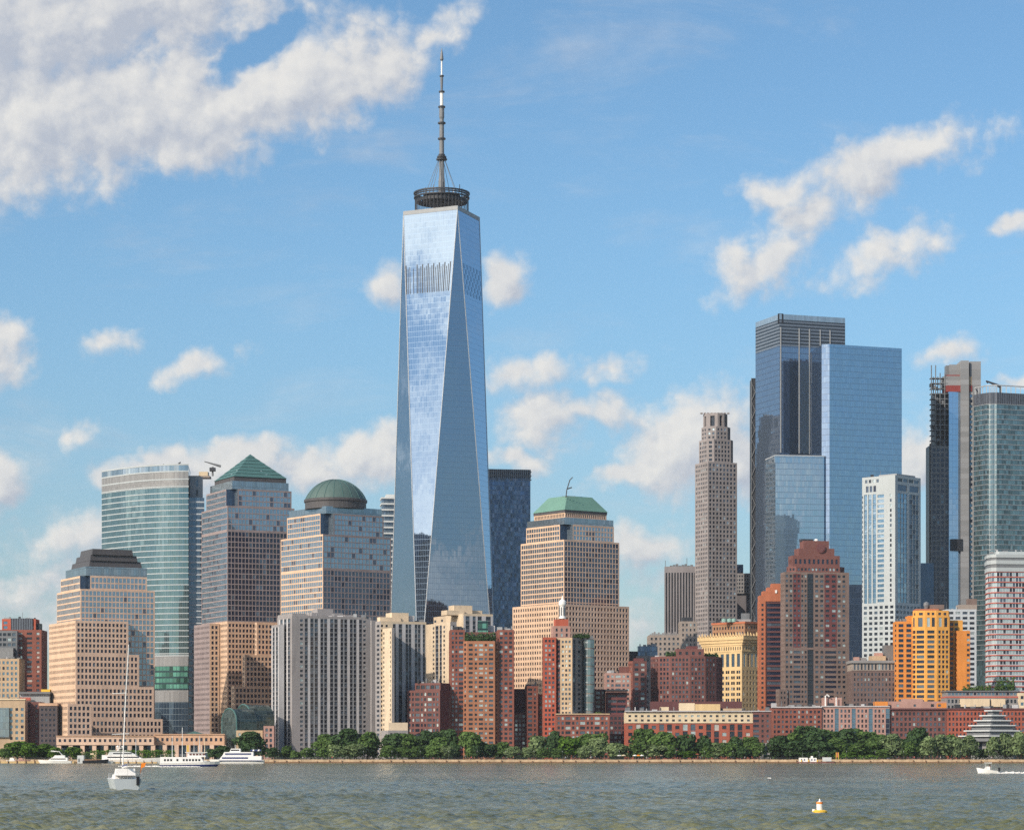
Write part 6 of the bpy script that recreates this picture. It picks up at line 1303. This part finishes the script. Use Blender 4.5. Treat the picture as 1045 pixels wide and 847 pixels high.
# ferry at its pier
r, s = boat('ferry', 'white double deck ferry with navy bands and small flags moored below the dark round tree', 243, 779.9, math.pi, D=1400)
L = 53 * s
mb = MB(); hull(mb, L, 7, 2.2, 1.9, 'white_paint', stripe=2, sm='black_panel', full=.72); mb.obj('hull', r)
mb = MB(); mb.box(-L * .48, L * .35, -3.52, 3.52, 1.25, 1.6, 'navy_paint'); mb.obj('rub_strake', r)
mb = MB(); block_(mb, -L * .46, L * .36, 6.2, 1.9, 3.9, 'white_paint', 1.5); mb.obj('lower_deck_house', r); mb = MB(); mb.box(-L * .2, L * .3, -3.12, 3.12, 2.5, 3.3, 'navy_paint'); mb.obj('window_band', r)
mb = MB(); block_(mb, -L * .3, L * .30, 5.4, 3.9, 6.0, 'white_paint', 1.2); mb.obj('upper_deck_house', r); mb = MB(); mb.box(-L * .26, L * .24, -2.72, 2.72, 4.5, 5.4, 'canvas_blue'); mb.obj('window_band', r)
mb = MB(); block_(mb, -L * .05, L * .16, 3.6, 6.0, 7.8, 'white_paint', .8); mb.tube([(1.5, 0, 7.8), (1.5, 0, 9.8)], .12, 'white_paint', 5); mb.obj('pilothouse', r); mb = MB(); mb.box(-L * .03, L * .135, -1.79, 1.79, 6.6, 7.3, 'black_panel'); mb.obj('pilothouse_windows', r)
mb = MB()
for k in range(6): x = -L * .44 + k * .9; mb.tube([(x, -1, 3.9), (x, -1, 7.5 + k % 3 * .5)], .04, 'steel_mid', 4); mb.quad([(x, -1, 7.4), (x + 1.0, -1.1, 7.2), (x + 1.0, -1.0, 6.4), (x, -1, 6.6)], ('navy_paint', 'white_paint', 'navy_paint')[k % 3])
mb.obj('flags', r)
# moored yachts at the left
r, s = boat('motor_yacht', 'white motor yacht with a flying bridge moored at the far left dock', 57, 778.5, math.pi, group='yachts at the left dock', D=1440)
mb = MB(); hull(mb, 17, 4.6, 1.9, 1.3, 'white_paint', full=.55); mb.obj('hull', r); mb = MB(); block_(mb, -6.5, 4.2, 3.6, 1.3, 3.1, 'white_paint', 2.2); mb.obj('cabin', r); mb = MB(); block_(mb, -5, 1.5, 3.0, 3.1, 4.3, 'white_paint', 1.2); mb.tube([(-3.5, -1.2, 4.3), (-2, -1.2, 6.2), (2.5, -1.2, 6.8)], .14, 'white_paint', 5); mb.tube([(-3.5, 1.2, 4.3), (-2, 1.2, 6.2), (2.5, 1.2, 6.8)], .14, 'white_paint', 5); mb.box(-2.2, 2.6, -1.3, 1.3, 6.2, 6.45, 'white_paint'); mb.obj('flying_bridge', r); mb = MB(); mb.box(-5.5, 2.6, -1.81, 1.81, 2.1, 2.6, 'black_panel'); mb.obj('window_band', r)
r, s = boat('motor_yacht', 'sleek white superyacht with swept decks behind the sailboat mast', 133, 778.3, 0.0, group='yachts at the left dock', D=1450)
mb = MB(); hull(mb, 36, 7, 3.3, 2.0, 'white_paint', full=.5, rake=.08); mb.obj('hull', r); mb = MB(); block_(mb, -15, 8, 5.6, 2.0, 4.3, 'white_paint', 5); mb.obj('main_deck_house', r); mb = MB(); block_(mb, -12, 4, 4.8, 4.3, 6.2, 'panel_white', 4.5, 1); mb.box(-15, 3, -2.7, 2.7, 4.28, 4.5, 'white_paint'); mb.obj('upper_deck_house', r); mb = MB(); mb.box(-12, 5, -2.82, 2.82, 2.9, 3.6, 'steel_dark'); mb.box(-9, 1, -2.42, 2.42, 5.0, 5.6, 'steel_dark'); mb.obj('window_band', r)
mb = MB(); mb.box(-11, -2, -2.2, 2.2, 6.6, 6.85, 'white_paint'); mb.tube([(-7, -1.6, 6.2), (-6, -1.2, 8.0)], .25, 'white_paint', 5); mb.tube([(-7, 1.6, 6.2), (-6, 1.2, 8.0)], .25, 'white_paint', 5); mb.box(-7.5, -4, -1.5, 1.5, 8, 8.3, 'white_paint'); mb.tube([(-5.6, 0, 8.2), (-5.6, 0, 12)], .12, 'white_paint', 5); mb.lathe(-6.8, 0, [(0, 8.3), (.7, 8.7), (.7, 9.2), (0, 9.7)], 'white_paint', 10); mb.lathe(-4.2, 0, [(0, 8.3), (.6, 8.7), (.6, 9.1), (0, 9.5)], 'white_paint', 10); mb.obj('radar_arch', r)
r, s = boat('moored_boat', 'black hulled boat with brown deck moored left of the superyacht', 97, 778.4, 0.0, D=1440)
mb = MB(); hull(mb, 13, 3.6, 2.2, 1.5, 'black_panel', full=.55); mb.obj('hull', r); mb = MB(); block_(mb, -5.5, 3.5, 2.8, 1.5, 2.2, 'timber', .4); mb.obj('deck_house', r); mb = MB(); mb.tube([(-1.5, 0, 2.2), (-1.5, 0, 7.5)], .1, 'timber', 6); mb.box(-2.4, -.6, -1, 1, 4.6, 5.4, 'stone_cream'); mb.obj('mast', r)
r, s = boat('moored_boat', 'small white cabin boat with twin masts between the black hull and the superyacht', 108, 778.2, 0.0, D=1442)
mb = MB(); hull(mb, 7.5, 2.6, 1.3, .9, 'white_paint'); mb.obj('hull', r); mb = MB(); block_(mb, -2, 1.8, 1.9, .9, 2.4, 'white_paint', .7); mb.obj('cabin', r); mb = MB(); mb.tube([(-.5, 0, 2.4), (-.5, 0, 4.8)], .06, 'white_paint', 5); mb.obj('mast', r)
for k, (px, top, lab) in enumerate(((174.3, 751, 'sailing yacht with a white mast moored behind the stern of the excursion boat'), (184.6, 742, 'sailing yacht with the tallest white mast behind the middle of the excursion boat'), (137.2, 754, 'sailing yacht with a slim mast behind the superyacht'), (202.3, 750.5, 'sailing yacht with a grey mast behind the pilothouse of the excursion boat'), (207.5, 754, 'sailing yacht with short tan mast right of the grey mast'))):
    Y = 1462; r = thing('moored_sailing_yacht', lab, 'boat', (X(px, Y), Y, 0), 'moored sailing yachts'); r['_org'] = (0, 0, 0); r.rotation_euler = (0, 0, .1 * k)
    mb = MB(); hull(mb, 11, 3, 1.2, .9, 'white_paint'); mb.obj('hull', r); mb = MB(); block_(mb, -2, 2.2, 1.8, .9, 1.5, 'white_paint', .5); mb.obj('cabin', r)
    H = Z(top, Y); mb = MB(); mb.tube([(.8, 0, 1), (.8, 0, H)], [.24, .16], ('white_paint', 'white_paint', 'panel_pale_blue', 'panel_pale_blue', 'stone_cream')[k], 6); mb.tube([(.8, -1, H * .55), (.8, 1, H * .55)], .06, 'white_paint', 4); mb.obj('mast', r)
    mb = MB(); mb.tube([(.8, 0, 2.2), (-3.6, 0, 2.4)], .2, 'canvas_blue', 6); mb.obj('boom', r); mb = MB(); [mb.tube(q, .03, 'steel_mid', 3) for q in ([(5.6, 0, 1.1), (.8, 0, H - .5)], [(-5.2, 0, 1), (.8, 0, H - .3)])]; mb.obj('rigging', r)
Y = 1462; r = thing('yellow_flag', 'small yellow flag on a pole behind the excursion boat', 'flag', (X(191.7, Y), Y, 0)); r['_org'] = (0, 0, 0)
mb = MB(); mb.tube([(0, 0, 0), (0, 0, Z(759, Y))], .1, 'steel_mid', 5); mb.obj('pole', r); mb = MB(); mb.box(-.5, .5, -.05, .05, Z(767, Y), Z(760, Y), 'yellow_paint'); mb.obj('flag', r)
Y = 1455
r = thing('floating_dock', 'long tan floating dock below the bright trees at far left', 'dock', (X(35, Y), Y, 0)); mb = MB(); mb.box(X(-6, Y), X(76, Y), Y - 2, Y + 4, -.5, 1.1, 'dock_tan'); mb.obj('deck', r); mb = MB(); [mb.tube([(X(p, Y), Y - 2.3, -1), (X(p, Y), Y - 2.3, 2.3)], .28, 'timber', 7) for p in range(0, 76, 9)]; mb.obj('piles', r)
r = thing('dock_shed', 'pale grey shed on the floating dock beside the black hulled boat', 'shed', (X(82, Y), Y, 0)); mb = MB(); mb.prism([(X(79.5, Y), Y - 2), (X(86, Y), Y - 2), (X(86, Y), Y + 3), (X(79.5, Y), Y + 3)], -.4, Z(770.5, Y), 'panel_white', cap='panel_grey'); mb.obj('wall', r); mb = MB(); mb.box(X(80.5, Y), X(82, Y), Y - 2.05, Y - 1.95, .6, 2.6, 'steel_mid'); mb.obj('door', r)
r = thing('floating_dock', 'timber floating dock in front of the superyacht', 'dock', (X(128, Y), Y, 0)); mb = MB(); mb.box(X(101, Y), X(163, Y), Y - 12, Y - 9, -.5, .75, 'dock_tan'); mb.obj('deck', r); mb = MB(); [mb.tube([(X(p, Y), Y - 12.3, -1), (X(p, Y), Y - 12.3, 1.6)], .25, 'timber', 7) for p in range(102, 163, 8)]; mb.obj('piles', r)
for k, (px, w, c) in enumerate(((13, 'white dinghy', 'white_paint'), (22, 'tan covered launch', 'brick_pink'))):
    r, s = boat('moored_boat', f'small {w} tied to the far left dock', px, 778.4, 0, group='small boats at the far left dock', D=1462); mb = MB(); hull(mb, 6.5 if k == 0 else 9, 2.2, 2.0, 1.7, c); mb.obj('hull', r); mb = MB(); block_(mb, -1.5, 1, 1.6, 1.7, 2.9, c, .5); mb.obj('cabin', r)
# speedboat
r, s = boat('speedboat', 'small white speedboat with a hardtop racing left with a foam wake', 1008, 789, math.pi - .08)
mb = MB(); hull(mb, 4.5, 1.7, 1.05, .65, 'white_paint', full=.45, rake=.08); o = mb.obj('hull', r); o.rotation_euler = (0, -.07, 0); o.location = (0, 0, .12)
mb = MB(); block_(mb, -.5, .9, 1.2, .8, 1.6, 'white_paint', .5); mb.obj('console', r); mb = MB(); mb.box(-.9, .75, -.8, .8, 2.35, 2.47, 'white_paint'); [mb.tube([(x, y, .9), (x, y * .9, 2.36)], .035, 'steel_pale', 5) for x in (-.7, .5) for y in (-.7, .7)]; mb.obj('hardtop', r); mb = MB(); mb.box(-2.8, -2.35, -.25, .25, .5, 1.35, 'black_panel'); mb.obj('outboard_motor', r)
me = pm[0].copy(); me.materials.clear(); me.materials.append(cloth('clothes_skipper', (.12, .03, .03), (.05, .05, .08))); o = bpy.data.objects.new('person', me); COL.objects.link(o); o.location = Vector(r.location) + Vector((.45, 0, .45)); o.rotation_euler = (0, 0, -1.4); o.scale = (.95,) * 3; tag(o, 'person in dark red top standing at the speedboat console', 'person')
Yb = r.location.y; foam('wake_foam', [(r.location.x + 2.2, Yb), (X(1030, Yb), Yb + 2), (X(1062, Yb), Yb + 4)], .3, 'white foam wake behind the speedboat', .5)
# buoy
Y = F * HC / (829.6 - HY); r = thing('buoy', 'white can buoy on a round yellow float in the foreground water', 'buoy', (X(836.5, Y), Y, 0)); r['_org'] = (0, 0, 0)
mb = MB(); mb.lathe(0, 0, [(0, -.12), (.42, -.1), (.54, .04), (.54, .16), (.38, .24), (0, .24)], 'yellow_paint', 20); mb.obj('float', r)
mb = MB(); mb.lathe(0, 0, [(.22, .16), (.22, .78), (.16, .82), (0, .82)], 'white_paint', 18); mb.obj('body', r); mb = MB(); mb.lathe(0, 0, [(.228, .66), (.228, .80)], 'orange_flag', 18); mb.obj('orange_band', r)
mb = MB(); mb.lathe(0, 0, [(.07, .82), (.055, .95), (.02, 1.02), (0, 1.04)], 'white_paint', 8); mb.obj('top_light', r); mb = MB(); mb.tube([(-.42, -.1, .12), (-.42, -.1, .30)], .11, 'white_paint', 8); mb.obj('handle_post', r)
for k, (px, wl) in enumerate(((785, 794.6),)):
    Y = F * HC / (wl - HY); foam('whitecap', [(X(px, Y) - .1, Y), (X(px, Y) + .1, Y)], .15, 'small white breaking crest right of centre on the water', .26)

# ------------------------------------------------------------------ rooftop plant: vents, boxes, pipes and masts
def clutter(sub, px0, px1, py, Y, n, seed, dep=8):
    r = random.Random(seed); root = [o for o in ROOTS if sub in o['label']][0]; mb = MB(); z = Z(py, root.location.y) - .15
    for k in range(n):
        px = px0 + (px1 - px0) * (k + r.uniform(.1, .9)) / n; x = X(px, Y); y = Y + r.uniform(0, dep); t = r.random(); w = r.uniform(.5, 1.8)
        m = r.choice(['steel_mid', 'panel_grey', 'steel_dark', 'concrete_light', 'stone_grey'])
        if t < .62: mb.box(x - w, x + w, y, y + w * 1.5, z, z + r.uniform(.8, 2.6), m)
        elif t < .84: mb.tube([(x, y, z), (x, y, z + r.uniform(1.5, 3.2))], r.uniform(.25, .6), m, 8)
        else: mb.tube([(x, y, z), (x, y, z + r.uniform(3, 7))], .14, 'steel_mid', 4)
    mb.obj('roof_clutter', root)
for i_, a in enumerate((('with an orange projecting bay', 460, 474, 642.5, 1580, 5), ('with an orange projecting bay', 509, 524, 642.5, 1580, 5), ('glazed top floor', 424, 448, 696.5, 1566, 7), ('banded balconies', 537, 549, 700, 1586, 4), ('stepped salmon', 618, 643, 686.5, 1645, 6),
    ('cream upper floors', 640, 710, 725, 1562, 11), ('cream upper floors', 712, 786, 725, 1562, 11), ('wine red rounded', 670, 732, 669.5, 1655, 10), ('blue grey stone block', 651, 671, 659, 1856, 5), ('brown masonry loft', 870, 914, 673.8, 1662, 9), ('with white roof line', 789, 838, 720.8, 1596, 11), ('glazed stair slots', 840, 906, 720, 1596, 12),
    ('long low dark red', 966, 1045, 722.4, 1600, 14), ('grey ribbed concrete apartment slab', 302, 376, 628, 1622, 14), ('grey ribbed front', 404, 433, 632.5, 1590, 7), ('stepped roof boxes', 475, 501, 626, 1690, 7), ('white gridded tower', 890, 936, 484.6, 1868, 9), ('pale blue grey gridded', 967, 993, 621.5, 1806, 6),
    ('bright orange', 915, 930, 633.5, 1655, 4), ('golden stone', 729, 774, 633.5, 1790, 8), ('tan stone block with a grid', 0, 18, 672, 1706, 5), ('red brick apartment tower with pale', 3, 36, 630.6, 1770, 6), ('low tan building', 0, 24, 714, 1636, 6), ('red and white bands', 1012, 1045, 562, 1735, 7), ('teal glass tower', 1000, 1044, 400.5, 2110, 8), ('curved green glass', 150, 188, 474.2, 1866, 4), ('red and tan brick', 586, 605, 650.5, 1585, 5))): clutter(*a, 50 + i_)

# ------------------------------------------------------------------ thin summer haze
m = bpy.data.materials.new('haze'); m.use_nodes = True; N = NT(m.node_tree); N.n.clear(); MAT['haze'] = m
v = N.new('ShaderNodeVolumePrincipled'); v.inputs['Color'].default_value = (.82, .90, 1.0, 1); v.inputs['Density'].default_value = 2.2e-5; v.inputs['Anisotropy'].default_value = .1
N.l.new(v.outputs[0], N.new('ShaderNodeOutputMaterial').inputs['Volume'])
mb = MB(); mb.prism([(-6100, -3100), (6100, -3100), (6100, 8100), (-6100, 8100)], -2.6, 640, 'haze', bottom=True)
tag(mb.obj('haze'), 'thin pale summer haze in the air', 'haze', kind='stuff')
